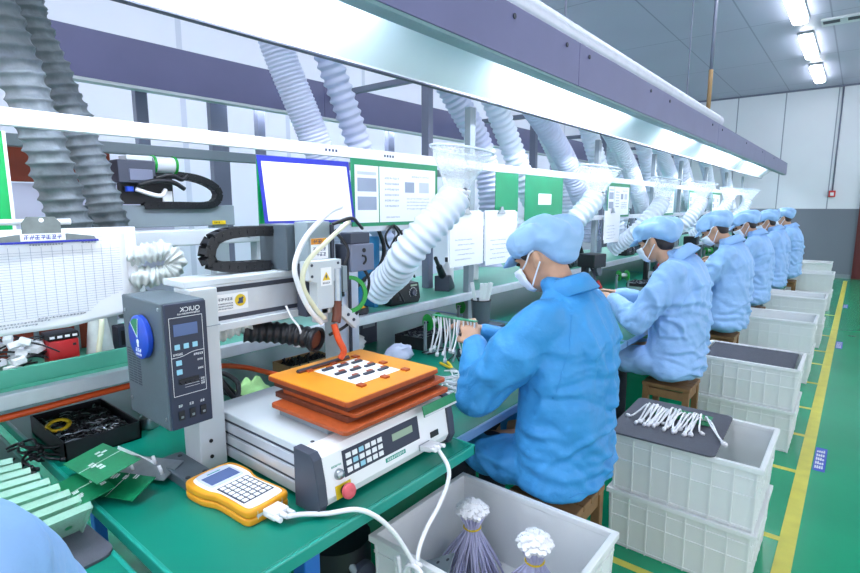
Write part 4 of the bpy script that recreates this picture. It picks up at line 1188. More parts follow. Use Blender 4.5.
MB(O).prism([(-0.045, 0.0), (0.045, 0.0), (0.045, 0.035), (0.032, 0.052), (-0.032, 0.052), (-0.045, 0.035)], (cbX + 0.012, c_y, 1.47), Y_, Z_, X_, 0, 0.006, 0.001).build('clip_tab', 'clip_steel', cl_)
MB(O).cyl((cbX + 0.018, c_y, 1.513), (cbX + 0.0192, c_y, 1.513), 0.006, 14).build('clip_hole', 'white', cl_)
MB(O).prism([(-0.13, 0.0), (0.13, 0.0), (0.125, 0.010), (0.06, 0.020), (-0.06, 0.020), (-0.125, 0.010)], (cbX + 0.012, c_y, 1.455), Y_, Z_, X_, 0, 0.010, 0.001).build('clip_jaw', 'clip_steel', cl_)
MB(O).box(cbX + 0.011, cbX + 0.024, c_y - 0.135, c_y + 0.135, 1.450, 1.456, 0.001).build('clip_bar', 'frame_blue', cl_)
MB(O).box(cbX + 0.022, cbX + 0.0235, c_y - 0.052, c_y + 0.052, 1.457, 1.477).build('clip_label', 'white', cl_)
m = MB(O); strokes(m, (cbX + 0.0235, c_y - 0.045, 1.461), Y_, Z_, X_, 0.088, 0.012, 7, 71); m.build('clip_label_print', 'frame_blue', cl_)
t = thing('hanging_rod', 'thin white rod carrying the clipboard at the left', 'rod', (cbX - 0.02, 0.3, 1.512))
MB((cbX - 0.02, 0.3, 1.512)).cyl((cbX - 0.012, -0.6, 1.515), (cbX - 0.012, 0.53, 1.507), 0.0085, 12).build('rod_body', 'white', t, True)

# ------------------------------------------------------------------ hanging documents
def doc_board(loc, w, h, label, mat, rot=(0, 0, 0), n_sheets=2, seed=1, border=0.018, group='document boards on the rack', pics=True):
    """local: face +x, width along y, hangs down from z=0"""
    t = thing('document_board', label, 'document board', loc, 0, group)
    t.rotation_euler = rot
    MB().box(-0.004, 0.0, 0, w, -h, 0, 0.001).build('holder', mat, t)
    r_ = random.Random(seed)
    ys = [] if n_sheets == 0 else [border, w - border] if n_sheets == 1 else [border, border + (w - 2 * border) * 0.27, w - border]
    for k in range(len(ys) - 1):
        MB().box(0.0, 0.0012, ys[k] + 0.004, ys[k + 1] - 0.004, -h + border, -border - 0.012).build('sheet', 'white', t)
    m = MB(); mg = MB(); mp = MB()
    for k in range(len(ys) - 1):
        a, b = ys[k] + 0.02, ys[k + 1] - 0.02
        if n_sheets < 2: break
        if k == 0:
            mg.box(0.0012, 0.0018, a, b, -0.075, -0.06)
            mp.box(0.0012, 0.0018, a, b, -0.155, -0.09); mp.box(0.0012, 0.0018, a, b, -0.245, -0.18)
        else:
            mp.box(0.0012, 0.0018, a + (b - a) * 0.42, a + (b - a) * 0.60, -0.155, -0.10); mg.box(0.0012, 0.0018, a + (b - a) * 0.70, a + (b - a) * 0.90, -0.155, -0.10)
            for q in range(6):
                strokes(m, (0.0012, a + 0.02, -0.09 - 0.028 * q), Y_, Z_, X_, (b - a) * 0.26, 0.009, 9, q)
            for q in range(4): strokes(m, (0.0012, a + (b - a) * 0.45, -0.19 - 0.018 * q), Y_, Z_, X_, (b - a) * 0.46, 0.006, 16, 30 + q)
            strokes(m, (0.0012, a + (b - a) * 0.55, -0.075), Y_, Z_, X_, (b - a) * 0.35, 0.008, 9, 50)
            strokes(m, (0.0012, a + 0.03, -h + border + 0.02), Y_, Z_, X_, (b - a) * 0.25, 0.008, 9, 51)
    if n_sheets > 1:
        m.build('text_print', 'print_grey', t); build_each(mg, 'tint_print', 'hose_lavender', t); build_each(mp, 'photo_print', 'print_grey', t)
    else:
        for o in (m, mg, mp): o.bm.free()
    return t
doc_board((RX + 0.006, 1.735, 1.778), 0.66, 0.325, 'green framed board of instruction sheets with photos beside the blue framed sheet', 'doc_green')
bf = doc_board((RX + 0.03, 1.215, 1.752), 0.455, 0.275, 'glossy blank sheet in a dark blue frame hanging left of the green board', 'frame_blue', (0, R(-9), R(-4)), 1, border=0.012)
doc_board((RX - 0.04, 1.26, 1.745), 0.46, 0.30, 'bright green board hanging behind the blue framed sheet', 'doc_green_bright', n_sheets=1, border=0.03)
db = doc_board((RX + 0.004, -0.17, 1.76), 0.60, 0.30, 'green board with white edge cut off at the left frame edge', 'doc_green_bright', n_sheets=0)
MB().box(0.0, 0.002, 0.592, 0.600, -0.30, 0).build('white_edge', 'white', db)
for k, (y, w, lab) in enumerate(((3.02, 0.30, 'green board behind the ribbed hoses above the nearest worker'),
                                 (3.42, 0.62, 'green framed document board right of the second rack post section'),
                                 (5.02, 0.62, 'green framed document board above the second worker'),
                                 (6.75, 0.6, 'green framed document board above the third worker'),
                                 (8.1, 0.6, 'green framed document board above the fourth worker'),
                                 (9.6, 0.6, 'farthest green framed document board on the rack'))):
    doc_board((RX + 0.004, y, 1.776), w, 0.33, lab, 'doc_green', n_sheets=2 if k > 1 else k, border=0.02 if k > 1 else 0.20, seed=k)
def clip_docs(y, z, w, h, lab, seed):
    t = thing('hanging_clipboard', lab, 'clipboard', (RX + 0.015, y, z), 0, 'clipboards on the lower rail')
    MB().box(0, 0.003, 0, w, -h, 0).build('sheet', 'white', t)
    MB().box(-0.004, -0.001, -0.01, w - 0.02, -h + 0.03, 0.01).build('back_sheet', 'white', t)
    m = MB()
    m.bm.free()
    for k in range(5):
        m = MB(); strokes(m, (0.003, 0.05 + 0.03 * (k % 2), -h + 0.04 + 0.03 * k), Y_, Z_, X_, w * 0.5, 0.006, 14, seed + k)
        m.build('text_line', 'print_grey', t)
    MB().prism([(-0.05, -0.012), (0.05, -0.012), (0.02, 0.012), (0.012, 0.034), (-0.012, 0.034), (-0.02, 0.012)], (0.004, w * 0.45, 0), Y_, Z_, X_, 0, 0.012, 0.002).build('clip', 'steel', t)
    return t
clip_docs(2.50, 1.515, 0.36, 0.33, 'white sheet under a steel clip hanging behind the big ribbed hose', 1)
clip_docs(2.89, 1.515, 0.40, 0.35, 'white sheet under a steel clip hanging beside the nearest worker\'s face', 9)
clip_docs(4.95, 1.50, 0.40, 0.30, 'white sheet under a clip hanging behind the second worker\'s cap', 19)
clip_docs(6.45, 1.50, 0.40, 0.30, 'white sheet under a clip hanging behind the third worker\'s cap', 29)

# ------------------------------------------------------------------ background: opposite side of the bench
t = thing('brown_panel', 'red brown panel with pale lower part behind the grey hoses', 'panel', (-2.75, 0.5, 1.0))
O = (-2.75, 0.5, 1.0)
MB(O).box(-2.80, -2.78, 0.1, 1.02, 1.655, 1.83, 0.003).build('upper_panel', 'brown_board', t)
MB(O).box(-2.80, -2.78, 0.1, 1.30, 1.0, 1.65, 0.003).build('lower_panel', 'partition_grey', t)
MB(O).box(-2.779, -2.775, 0.90, 0.93, 1.78, 1.80).build('label', 'cardboard', t)
rm = thing('linear_module', 'grey linear module with black motor carriage and looped cable chain behind the gantry', 'machine', (-2.35, 1.1, 1.0))
O = (-2.35, 1.1, 1.0)
MB(O).box(-2.45, -2.34, 0.74, 1.385, 1.462, 1.555, 0.003).build('beam', 'painted_grey', rm)
MB(O).box(-2.339, -2.336, 1.27, 1.335, 1.467, 1.485).build('yellow_label', 'yellow', rm)
m = MB(O); strokes(m, (-2.336, 1.277, 1.472), Y_, Z_, X_, 0.03, 0.008, 4, 80); m.build('label_print', 'black_plastic', rm)
MB(O).box(-2.42, -2.36, 0.76, 0.84, 1.0, 1.462, 0.003).build('support_post', 'painted_light', rm)
MB(O).box(-2.42, -2.36, 1.29, 1.36, 1.0, 1.462, 0.003).build('support_post', 'painted_light', rm)
MB(O).box(-2.37, -2.33, 0.885, 1.095, 1.56, 1.71, 0.003).build('carriage_plate', 'black_plastic', rm)
MB(O).box(-2.38, -2.29, 0.865, 1.01, 1.645, 1.735, 0.003).build('carriage_box', 'dark_grey', rm)
MB(O).box(-2.30, -2.285, 0.905, 0.995, 1.655, 1.70, 0.002).build('clamp_block', 'post_grey', rm)
MB(O).box(-2.37, -2.29, 0.90, 1.00, 1.735, 1.755, 0.003).build('cover', 'painted_light', rm)
m = MB(O).cyl((-2.33, 1.01, 1.725), (-2.33, 1.105, 1.725), 0.034, 20); m.build('motor', 'painted_light', rm, 40)
m = MB(O)
for y in (1.012, 1.10): m.lathe([(0.030, 0), (0.038, 0), (0.038, 0.010), (0.030, 0.010)], (-2.33, y, 1.725), Y_, 20, True)
build_each(m, 'motor_ring', 'spool_green', rm, 40)
energy_chain('cable_chain', -2.35, [(-2.34, 1.11, 1.685), (-2.34, 1.20, 1.675), (-2.34, 1.27, 1.65), (-2.34, 1.305, 1.615), (-2.34, 1.29, 1.57), (-2.34, 1.24, 1.555), (-2.34, 1.10, 1.555), (-2.34, 0.97, 1.555)], 0.02, 0.016, rm, O)
MB(O).cyl((-2.30, 0.905, 1.63), (-2.30, 0.905, 1.61), 0.016, 12).build('air_fitting', 'tape_blue', rm, 40)
MB(O).tube(spline([(-2.29, 0.925, 1.62), (-2.28, 0.98, 1.60), (-2.28, 1.02, 1.595), (-2.29, 1.045, 1.62)], 20), 0.009, 8).build('air_tube', 'cable_white', rm, True)
for pts in ([(-2.28, 1.0, 1.665), (-2.27, 1.06, 1.68), (-2.28, 1.11, 1.665), (-2.29, 1.14, 1.685)], [(-2.28, 0.93, 1.635), (-2.27, 1.0, 1.655), (-2.27, 1.07, 1.65), (-2.28, 1.12, 1.625)]):
    MB(O).tube(spline(pts, 20), 0.010, 8).build('black_cable', 'black_plastic', rm, True)
MB(O).box(-2.33, -2.32, 1.045, 1.085, 1.57, 1.615).build('serial_label', 'white', rm)
tag(MB((-2.05, 1.0, 1.0)).box(-2.09, -2.0, 0.755, 1.42, 1.40, 1.462, 0.006).box(-2.08, -2.03, 0.775, 0.825, 1.0, 1.40).box(-2.08, -2.03, 1.30, 1.36, 1.0, 1.40).build('guide_beam', 'painted_light'), 'long pale aluminium guide beam on legs behind the robot gantry', 'beam')

# ------------------------------------------------------------------ hoses
def ell_hose(*a, **k): return hose(*a, **k)
hose('crinkled dark grey hose hanging at the far left, in front of the second one', [(-2.13, 0.415, 2.44), (-2.13, 0.48, 2.21), (-2.13, 0.555, 1.90), (-2.13, 0.615, 1.60), (-2.13, 0.645, 1.42), (-2.13, 0.665, 1.25)], 0.070, 0.040, 0.013, 'hose_grey', True, sharp=True, crinkle=0.012, n=28, per=10)
hose('crinkled dark grey hose hanging just right of the leftmost one', [(-2.29, 0.57, 2.44), (-2.29, 0.63, 2.16), (-2.285, 0.72, 1.88), (-2.27, 0.79, 1.60), (-2.25, 0.83, 1.36), (-2.24, 0.86, 1.12)], 0.066, 0.036, 0.012, 'hose_grey', True, sharp=True, crinkle=0.012, n=28, per=10)
hose('smooth finely ribbed lavender hose left of the coarse ribbed one', [(-2.3, 1.58, 2.46), (-2.28, 1.65, 2.26), (-2.25, 1.80, 1.92), (-2.23, 1.92, 1.62), (-2.2, 2.0, 1.3)], 0.080, 0.019, 0.005, 'hose_lavender', True, n=24, per=6)
hose('coarse ribbed lavender hose right of the finely ribbed one', [(-2.25, 1.86, 2.46), (-2.25, 1.93, 2.30), (-2.24, 2.09, 1.95), (-2.22, 2.21, 1.62), (-2.2, 2.27, 1.3)], 0.074, 0.045, 0.014, 'hose_lavender', n=24, sharp=False)
hose('pale grey crinkled hose coiled behind the clipboard', [(-1.86, 0.62, 1.36), (-1.80, 0.67, 1.385), (-1.765, 0.72, 1.40), (-1.75, 0.775, 1.405), (-1.74, 0.808, 1.375), (-1.74, 0.795, 1.34), (-1.75, 0.755, 1.325), (-1.77, 0.70, 1.325), (-1.84, 0.64, 1.31)], 0.033, 0.016, 0.007, 'hose_pale', True, crinkle=0.012, n=20)
hose('pale crinkled hose running under the robot gantry beam', [(-1.60, 0.80, 1.125), (-1.60, 0.87, 1.14), (-1.59, 0.93, 1.155), (-1.57, 0.97, 1.16)], 0.032, 0.026, 0.010, 'hose_pale', True, crinkle=0.01, n=18)
bh = thing('suction_nozzle', 'black flexible suction nozzle with open end under the gantry beam', 'nozzle', (-1.55, 1.05, 1.12), 0)
O = (-1.55, 1.05, 1.12)
m = MB(O); corrugated([(-1.585, 0.95, 1.132), (-1.545, 1.02, 1.122), (-1.49, 1.08, 1.110), (-1.42, 1.115, 1.098)], 0.039, 0.026, 0.006, m, False, 22)
m.build('flexible_tube', 'black_plastic', bh, True)
dn = V((0.09, 0.025, -0.012)).normalized()
MB(O).lathe([(0.034, -0.01), (0.044, 0.0), (0.044, 0.014), (0.036, 0.016), (0.033, 0.0), (0.0, -0.002)], (-1.42, 1.115, 1.098), dn, 26).build('nozzle_ring', 'black_plastic', bh, 40)
MB(O).lathe([(0.0, 0.004), (0.032, 0.004), (0.032, 0.0)], (-1.42, 1.115, 1.098), dn, 22).build('nozzle_mouth', 'bakelite_brown', bh)
m = MB(O).tube(spline([(-1.47, 1.04, 1.22), (-1.455, 1.05, 1.18), (-1.44, 1.07, 1.14), (-1.45, 1.08, 1.08), (-1.49, 1.08, 1.07)], 20), 0.004, 6); m.build('cable_tie', 'cable_white', bh, True)

def big_hose_set(y, k, words):
    dy = y; bk = 0.0 if k == 0 else 0.22
    hose('pale ribbed hose leaning left ' + words, [(-2.28 - bk, 2.90 + dy, 2.46), (-2.24 - bk, 3.04 + dy, 2.28), (-2.2 - bk, 3.26 + dy, 2.02), (-2.18 - bk, 3.36 + dy, 1.78), (-2.16 - bk, 3.38 + dy, 1.5), (-2.14 - bk, 3.36 + dy, 1.1)], 0.092, 0.040, 0.012, 'hose_lavender' if k == 0 else 'hose_white', n=20)
    hose('pale ribbed hose leaning right ' + words, [(-2.22, 3.36 + dy, 2.46), (-2.2, 3.46 + dy, 2.32), (-2.18, 3.66 + dy, 2.05), (-2.14, 3.88 + dy, 1.70), (-2.11, 4.08 + dy, 1.45), (-2.10, 4.14 + dy, 1.2)], 0.092, 0.048, 0.014, 'hose_white', n=20)
    if k < 3:
        hose('finely ribbed pale hose slanting ' + words, [(-2.25, 3.92 + dy, 2.46), (-2.2, 4.10 + dy, 2.34), (-2.15, 4.55 + dy, 2.02), (-2.11, 4.85 + dy, 1.68), (-2.09, 5.06 + dy, 1.42), (-2.08, 5.12 + dy, 1.22)], 0.098, 0.034, 0.010, 'hose_lavender' if k == 0 else 'hose_white', n=20)
big_hose_set(0.0, 0, 'beside the first rack post above the nearest worker')
big_hose_set(1.75, 1, 'above the second worker')
big_hose_set(3.45, 2, 'above the third worker')
big_hose_set(5.2, 3, 'above the fourth worker')
big_hose_set(6.9, 3, 'above the fifth worker')
big_hose_set(8.6, 3, 'near the far end of the bench')

def fume_hood(p, label, rh=0.15, sc=1.0):
    """clear funnel at the top of a ribbed hose that bends down to the bench"""
    t = thing('fume_hood', label, 'fume hood', p, 0, 'fume extraction hoods')
    t.scale = (sc,) * 3
    ax = V((0.10, 0.10, 1)).normalized()
    b0 = V((0, 0, 0))
    m = MB(); corrugated([b0 - V((0.42, 0.12, 0.49)), b0 - V((0.35, 0.13, 0.435)), b0 - V((0.25, 0.15, 0.37)), b0 - V((0.15, 0.19, 0.28)), b0 - V((0.06, 0.14, 0.16)), b0 - V((0.01, 0.05, 0.06)), b0], 0.084, 0.040, 0.012, m, False, 26)
    m.build('ribbed_hose', 'hose_white', t, True)
    m = MB().lathe([(0.072, 0.0), (0.062, 0.03), (0.064, 0.05), (0.092, 0.11), (0.125, 0.17), (0.150, 0.215), (0.152, 0.215), (0.128, 0.168), (0.095, 0.108), (0.067, 0.05), (0.065, 0.03), (0.074, 0.0)], b0, ax, 40)
    m.build('clear_funnel', 'clear_plastic', t, True)
    MB().lathe([(0.146, 0.212), (0.156, 0.212), (0.158, 0.220), (0.150, 0.222)], b0, ax, 40, True).build('funnel_rim', 'hose_white', t, True)
    MB().lathe([(0.066, 0.018), (0.071, 0.018), (0.071, 0.034), (0.066, 0.034)], b0, ax, 24, True).build('neck_band', 'cable_white', t, True)
    MB().ell((0.065, -0.01, 0.03), 0.010, 10).build('neck_screw', 'dark_grey', t, True)
    return t
fh = fume_hood((-1.52, 2.06, 1.60), 'large clear fume hood on a ribbed white hose behind the orange jig')
for k, (y, lab) in enumerate(((3.85, 'clear fume hood on a hose just above the nearest worker\'s cap'), (5.55, 'clear fume hood on a hose beyond the second worker\'s cap'),
                              (7.2, 'clear fume hood on a hose beyond the third worker\'s cap'), (8.9, 'clear fume hood on a hose beyond the fourth worker\'s cap'), (10.6, 'farthest clear fume hood at the end of the line'))):
    dup(fh, (-1.55, y, 1.62 - 0.02 * (k % 2)), R(8 * ((k % 3) - 1)), lab)

# ------------------------------------------------------------------ shelf things at left
SZ = 1.0
rbx = thing('red_box', 'small red plastic box with black lid on the green shelf', 'box', (-2.09, 0.56, SZ))
MB().box(-0.035, 0.035, -0.045, 0.045, 0, 0.105, 0.008).build('box_body', 'red', rbx, 40)
MB().box(-0.037, 0.037, -0.047, 0.047, 0.105, 0.128, 0.005).build('lid', 'black_plastic', rbx, 40)
m = MB()
for k in range(4): m.box(0.037, 0.038, -0.04 + 0.022 * k, -0.026 + 0.022 * k, 0.112, 0.120)
m.build('lid_print', 'white', rbx)
MB().box(0.035, 0.0365, 0.025, 0.035, 0.08, 0.088).build('notch', 'black_plastic', rbx)
t = thing('parts_bin', 'orange brown bin with pale dividers behind the white connectors on the shelf', 'bin', (-2.34, 0.45, SZ))
MB().box(-0.02, 0.02, -0.35, 0.30, 0, 0.16, 0.004).build('bin_wall', 'brown_board', t)
for k in range(5): MB().box(0.02, 0.032, -0.30 + 0.13 * k, -0.285 + 0.13 * k, 0, 0.14, 0.002).build('divider', 'painted_grey', t)
r_ = random.Random(21)
for k in range(58):
    if k == 0:
        o = thing('connector_lead', '', 'connector', (0, 0, 0))
        MB().box(-0.012, 0.012, -0.017, 0.017, -0.010, 0.010, 0.002).build('connector_housing', 'white', o)
        MB().tube(spline([(0, 0.012, 0), (0.004, 0.05, 0.003), (-0.006, 0.10, -0.004)], 10), 0.003, 6).build('wire', 'black_plastic', o, True)
        pcn = o
    else: o = dup(pcn, (0, 0, 0))
    tag(o, 'white connector on black wire in the shelf heap left of the red box', 'connector', 'white connectors heaped on the shelf')
    yy = r_.uniform(0.26, 0.50); hh = 0.10 * (1 - abs(yy - 0.38) / 0.22)
    o.location = (r_.uniform(-2.24, -2.06), yy, SZ + 0.012 + 0.012 + r_.uniform(0, 1) * max(0.012, hh + 0.03))
    o.rotation_euler = (R(r_.uniform(-25, 25)), R(r_.uniform(-25, 25)), R(r_.uniform(-70, 70)))
wp = thing('white_bottle', 'pale plastic bottle with a cream tube standing on the shelf right of the red box', 'bottle', (-2.08, 0.675, SZ))
MB().lathe([(0.0, 0), (0.044, 0.0), (0.046, 0.01), (0.036, 0.10), (0.028, 0.16), (0.028, 0.19), (0.0, 0.19)], (0, 0, 0), Z_, 24).build('bottle_body', 'hose_pale', wp, 40)
MB().tube(spline([(0.03, 0.0, 0.19), (0.05, -0.005, 0.14), (0.05, -0.02, 0.06), (0.055, -0.03, 0.012)], 20), 0.009, 8).build('tube', 'cable_cream', wp, True)
t = thing('relay_block', 'dark grey slotted relay block on the shelf behind the controller', 'relay', (-2.16, 0.79, SZ))
MB().box(-0.03, 0.03, -0.035, 0.035, 0, 0.10, 0.003).build('relay_body', 'dark_grey', t)
m = MB()
for k in range(3): m.box(0.03, 0.031, -0.025 + 0.019 * k, -0.013 + 0.019 * k, 0.03, 0.085)
m.build('slot', 'black_plastic', t)
# things on the bench behind the robot base
t = thing('cardboard_box', 'open brown cardboard box of black leads behind the orange jig', 'box', (-2.02, 1.52, 0.746))
for a in ((-0.07, 0.07, -0.13, -0.125), (-0.07, 0.07, 0.125, 0.13), (0.065, 0.07, -0.13, 0.13), (-0.07, -0.065, -0.13, 0.13)):
    MB().box(a[0], a[1], a[2], a[3], 0, 0.08).build('box_wall', 'cardboard', t)
MB().box(-0.065, 0.065, -0.125, 0.125, 0.0, 0.004).build('box_floor', 'cardboard', t)
m = MB(); r_ = random.Random(31)
m.box(-0.06, 0.06, -0.12, 0.12, 0.004, 0.06)
for k in range(60):
    x, y = r_.uniform(-0.05, 0.05), r_.uniform(-0.1, 0.1); a = r_.uniform(0, PI)
    m.tube([(x, y, 0.06), (x + 0.02 * math.cos(a), y + 0.02 * math.sin(a), 0.082), (x + 0.04 * math.cos(a), y + 0.02 * math.sin(a), 0.065)], 0.004, 5)
tag(m.build('black_leads', 'black_plastic'), 'black leads filling the brown cardboard box', 'leads', None, 'stuff').location = t.location
m = MB(); r_ = random.Random(12)
res = bmesh.ops.create_grid(m.bm, x_segments=22, y_segments=18, size=0.5)
for v in res['verts']:
    q = noise.noise(V((v.co.x * 5, v.co.y * 5, 3))) ; d_ = max(0, 1 - (v.co.x ** 2 + v.co.y ** 2) * 3.4)
    v.co = V((v.co.x * 0.17, v.co.y * 0.20, 0.004 + 0.10 * d_ + 0.045 * abs(q) * (0.3 + d_)))
o = m.build('crumpled_cloth', 'lime_cloth', None, True); o.location = (-1.80, 1.10, 0.76)
sm = o.modifiers.new('s', 'SOLIDIFY'); sm.thickness = 0.002
tag(o, 'crumpled light green cloth on the bench behind the robot base', 'cloth')
cable('black_cable', 'tangled black cable on the bench behind the left robot post', [(-1.80, 0.86, 0.78), (-1.72, 0.90, 0.90), (-1.66, 0.96, 0.86), (-1.68, 0.92, 0.80), (-1.74, 0.93, 0.95), (-1.70, 0.98, 0.92), (-1.65, 0.94, 0.88), (-1.68, 0.90, 0.96), (-1.72, 0.99, 0.86), (-1.66, 1.04, 0.83), (-1.62, 1.10, 0.775)], 0.009, 'black_plastic', 'cable')
t = thing('black_case', 'flat black case lying half under the orange jig behind the base', 'case', (-1.66, 1.22, 0.76))
MB().box(-0.09, 0.09, -0.05, 0.16, 0.10, 0.135, 0.005).build('lid', 'dark_grey', t)
MB().box(-0.088, 0.088, -0.048, 0.158, 0.0, 0.10, 0.005).build('case_body', 'black_plastic', t)

# ------------------------------------------------------------------ station kit on and under the shelf, repeated down the line
def solder_station(loc, label, rz=0):
    t = thing('soldering_station', label, 'soldering station', loc, rz, 'black soldering stations')
    MB().prism([(-0.07, 0), (0.06, 0), (0.075, 0.03), (0.06, 0.115), (-0.07, 0.125)], (0, 0, 0), X_, Z_, Y_, -0.11, 0.11, 0.004).build('case', 'black_plastic', t, 40)
    MB().lathe([(0.0, 0.016), (0.016, 0.016), (0.018, 0.010), (0.02, 0)], (0.068, 0.055, 0.06), V((1, 0, 0.15)), 20).build('knob', 'dark_grey', t, 40)
    m = MB()
    for k in range(11):
        a = R(-40 + 28 * k * 0.93); p = V((0.0715, 0.055, 0.062)) + V((0, math.cos(a), math.sin(a))) * 0.028
        m.ell(p, 0.0028, 6)
    m.build('dial_mark', 'white', t)
    MB().box(0.066, 0.069, 0.04, 0.09, 0.098, 0.108).build('name_strip', 'lcd_green', t)
    MB().cyl((0.07, -0.045, 0.04), (0.085, -0.045, 0.04), 0.012, 12).build('jack', 'steel', t, 40)
    MB().tube(spline([(0.085, -0.045, 0.04), (0.12, -0.06, 0.03), (0.13, -0.11, 0.10), (0.10, -0.14, 0.20), (0.06, -0.10, 0.33), (0.02, 0.02, 0.42)], 40), 0.006, 8).build('iron_cord', 'black_plastic', t, True)
    return t
def sponge_dish(loc, label):
    t = thing('sponge_dish', label, 'sponge dish', loc, 0, 'cleaning sponge dishes')
    MB().lathe([(0, 0), (0.055, 0), (0.062, 0.01), (0.058, 0.034), (0.05, 0.034), (0.05, 0.022), (0, 0.022)], (0, 0, 0), Z_, 28).build('dish', 'black_plastic', t, 40)
    MB().lathe([(0, 0.036), (0.040, 0.036), (0.048, 0.030), (0.048, 0.024)], (0, 0, 0), Z_, 24).build('sponge', 'pendant_yellow', t, 40)
    return t
def wire_spool(loc, label, rz):
    t = thing('solder_spool', label, 'spool', loc, rz, 'green solder spools')
    for s in (-1, 1):
        MB().lathe([(0.010, 0), (0.045, 0), (0.047, 0.002), (0.045, 0.005), (0.010, 0.005)], (0, s * 0.038 - 0.0025, 0), Y_, 32, True).build('flange', 'spool_green', t, 40)
    MB().cyl((0, -0.035, 0), (0, 0.035, 0), 0.018, 20).build('wire_core', 'steel', t, 40)
    MB().cyl((0, -0.06, 0), (0, 0.06, 0), 0.006, 10).build('axle', 'dark_slot', t, 40)
    for s in (-1, 1): MB().box(-0.012, 0.012, s * 0.056 - 0.003, s * 0.056 + 0.003, -loc[2] + 0.746, 0.010, 0.001).build('stand', 'painted_grey', t)
    return t
def comp_tray(loc, label, rz=0):
    t = thing('component_tray', label, 'tray', loc, rz, 'black component trays')
    m = MB().box(-0.10, 0.10, -0.14, 0.14, 0, 0.006)
    for a in ((-0.10, 0.10, -0.14, -0.135), (-0.10, 0.10, 0.135, 0.14), (0.095, 0.10, -0.14, 0.14), (-0.10, -0.095, -0.14, 0.14)): m.box(a[0], a[1], a[2], a[3], 0, 0.07)
    m.build('tray_body', 'black_plastic', t)
    m = MB(); r_ = random.Random(int(loc[1] * 100))
    m.box(-0.09, 0.09, -0.13, 0.13, 0.006, 0.05)
    for k in range(110):
        x, y = r_.uniform(-0.08, 0.08), r_.uniform(-0.12, 0.12)
        m.obox((x, y, 0.055 + r_.uniform(0, 0.02)), V((math.cos(k), math.sin(k), 0.2)).normalized(), V((-math.sin(k), math.cos(k), 0)), Z_, (-0.012, 0.012), (-0.004, 0.004), (-0.004, 0.004))
    o = m.build('components', ['dark_slot', 'steel'], t)
    for i, p in enumerate(o.data.polygons): p.material_index = 1 if (i // 6) % 3 == 0 else 0
    o['kind'] = 'stuff'
    return t
def iron_stand(loc, label, rz):
    t = thing('iron_stand', label, 'iron stand', loc, rz, 'soldering iron stands')
    MB().prism([(-0.08, 0), (0.10, 0), (0.10, 0.02), (-0.02, 0.10), (-0.08, 0.10)], (0, 0, 0), Y_, Z_, X_, -0.05, 0.05, 0.004).build('base', 'dark_grey', t, 40)
    MB().cyl((0, -0.06, 0.10), (0, -0.16, 0.17), 0.026, 16, 0.02).build('holder', 'black_plastic', t, 40)
    MB().cyl((0, -0.10, 0.13), (0, -0.26, 0.235), 0.012, 12).build('iron_handle', 'black_plastic', t, 40)
    MB().box(-0.03, 0.03, 0.0, 0.07, 0.06, 0.066, 0.002).build('plate', 'painted_grey', t)
    return t
def pen_cup(loc, label):
    t = thing('tool_cup', label, 'cup', loc, 0, 'dark mesh tool cups')
    MB().lathe([(0, 0), (0.05, 0), (0.06, 0.15), (0.056, 0.15), (0.047, 0.004), (0, 0.004)], (0, 0, 0), Z_, 26).build('cup_body', 'controller_grey', t, 40)
    MB().lathe([(0.056, 0.145), (0.062, 0.147), (0.062, 0.153), (0.056, 0.153)], (0, 0, 0), Z_, 26, True).build('cup_rim', 'black_plastic', t, 40)
    return t
def cup_sticks(loc, k0):
    r_ = random.Random(k0)
    for k in range(5):
        a = R(r_.uniform(0, 360)); q = 0.030
        b = V(loc) + V((math.cos(a) * q * 0.4, math.sin(a) * q * 0.4, 0.012))
        o = MB(b).box(-0.011 + b.x, 0.011 + b.x, b.y - 0.004, b.y + 0.004, b.z, b.z + 0.255, 0.003).build('plastic_stick', 'white')
        o.rotation_euler = (-math.sin(a) * 0.22, math.cos(a) * 0.22 , r_.uniform(-1, 1))
        tag(o, 'white plastic stick standing in the dark tool cup near the nearest worker', 'stick', 'white sticks in the tool cup')
    return
def press_tool(loc, label, rz=0):
    """small black bench fixture with round dial and a red grip"""
    t = thing('bench_fixture', label, 'fixture', loc, rz, 'black bench fixtures')
    MB().box(-0.08, 0.08, -0.10, 0.10, 0, 0.02, 0.004).build('base', 'dark_grey', t)
    MB().box(-0.07, -0.03, -0.03, 0.03, 0.02, 0.34, 0.004).build('column', 'black_plastic', t)
    MB().box(-0.07, 0.09, -0.09, 0.09, 0.31, 0.42, 0.008).build('head', 'black_plastic', t)
    MB().lathe([(0, 0.03), (0.045, 0.03), (0.048, 0.02), (0.048, 0)], (0.04, 0.02, 0.28), V((0.9, 0.1, 0.2)), 26).build('dial', 'controller_grey', t, 40)
    MB().cyl((0.05, -0.02, 0.16), (0.09, 0.06, 0.10), 0.026, 14).build('motor', 'black_plastic', t, 40)
    MB().cyl((0.07, 0.0, 0.20), (0.10, 0.01, 0.14), 0.014, 12).build('red_grip', 'red', t, 40)
    MB().tube(spline([(0.0, 0.0, 0.31), (0.08, -0.06, 0.24), (0.07, -0.09, 0.12), (0.02, -0.06, 0.06)], 24), 0.010, 8).build('hose', 'dark_slot', t, True)
    MB().box(0.0, 0.05, -0.07, -0.02, 0.04, 0.12, 0.006).build('bracket', 'painted_light', t)
    return t
solder_station((-2.03, 2.20, SZ), 'black soldering station with dial on the shelf behind the orange jig', R(-6))
sponge_dish((-1.985, 1.84, SZ), 'round black dish with yellow sponge on the shelf edge')
iron_stand((-2.12, 2.76, SZ), 'dark soldering iron stand on the shelf right of the soldering station', R(25))
comp_tray((-1.95, 2.33, 0.746), 'black tray of small components on the bench under the shelf', R(4))
wire_spool((-1.80, 2.24, 0.915), 'green solder spool in front of the shelf beside the component tray', R(-12))
wire_spool((-1.98, 2.80, 0.90), 'green solder spool farther back beside the tool cup', R(-12))
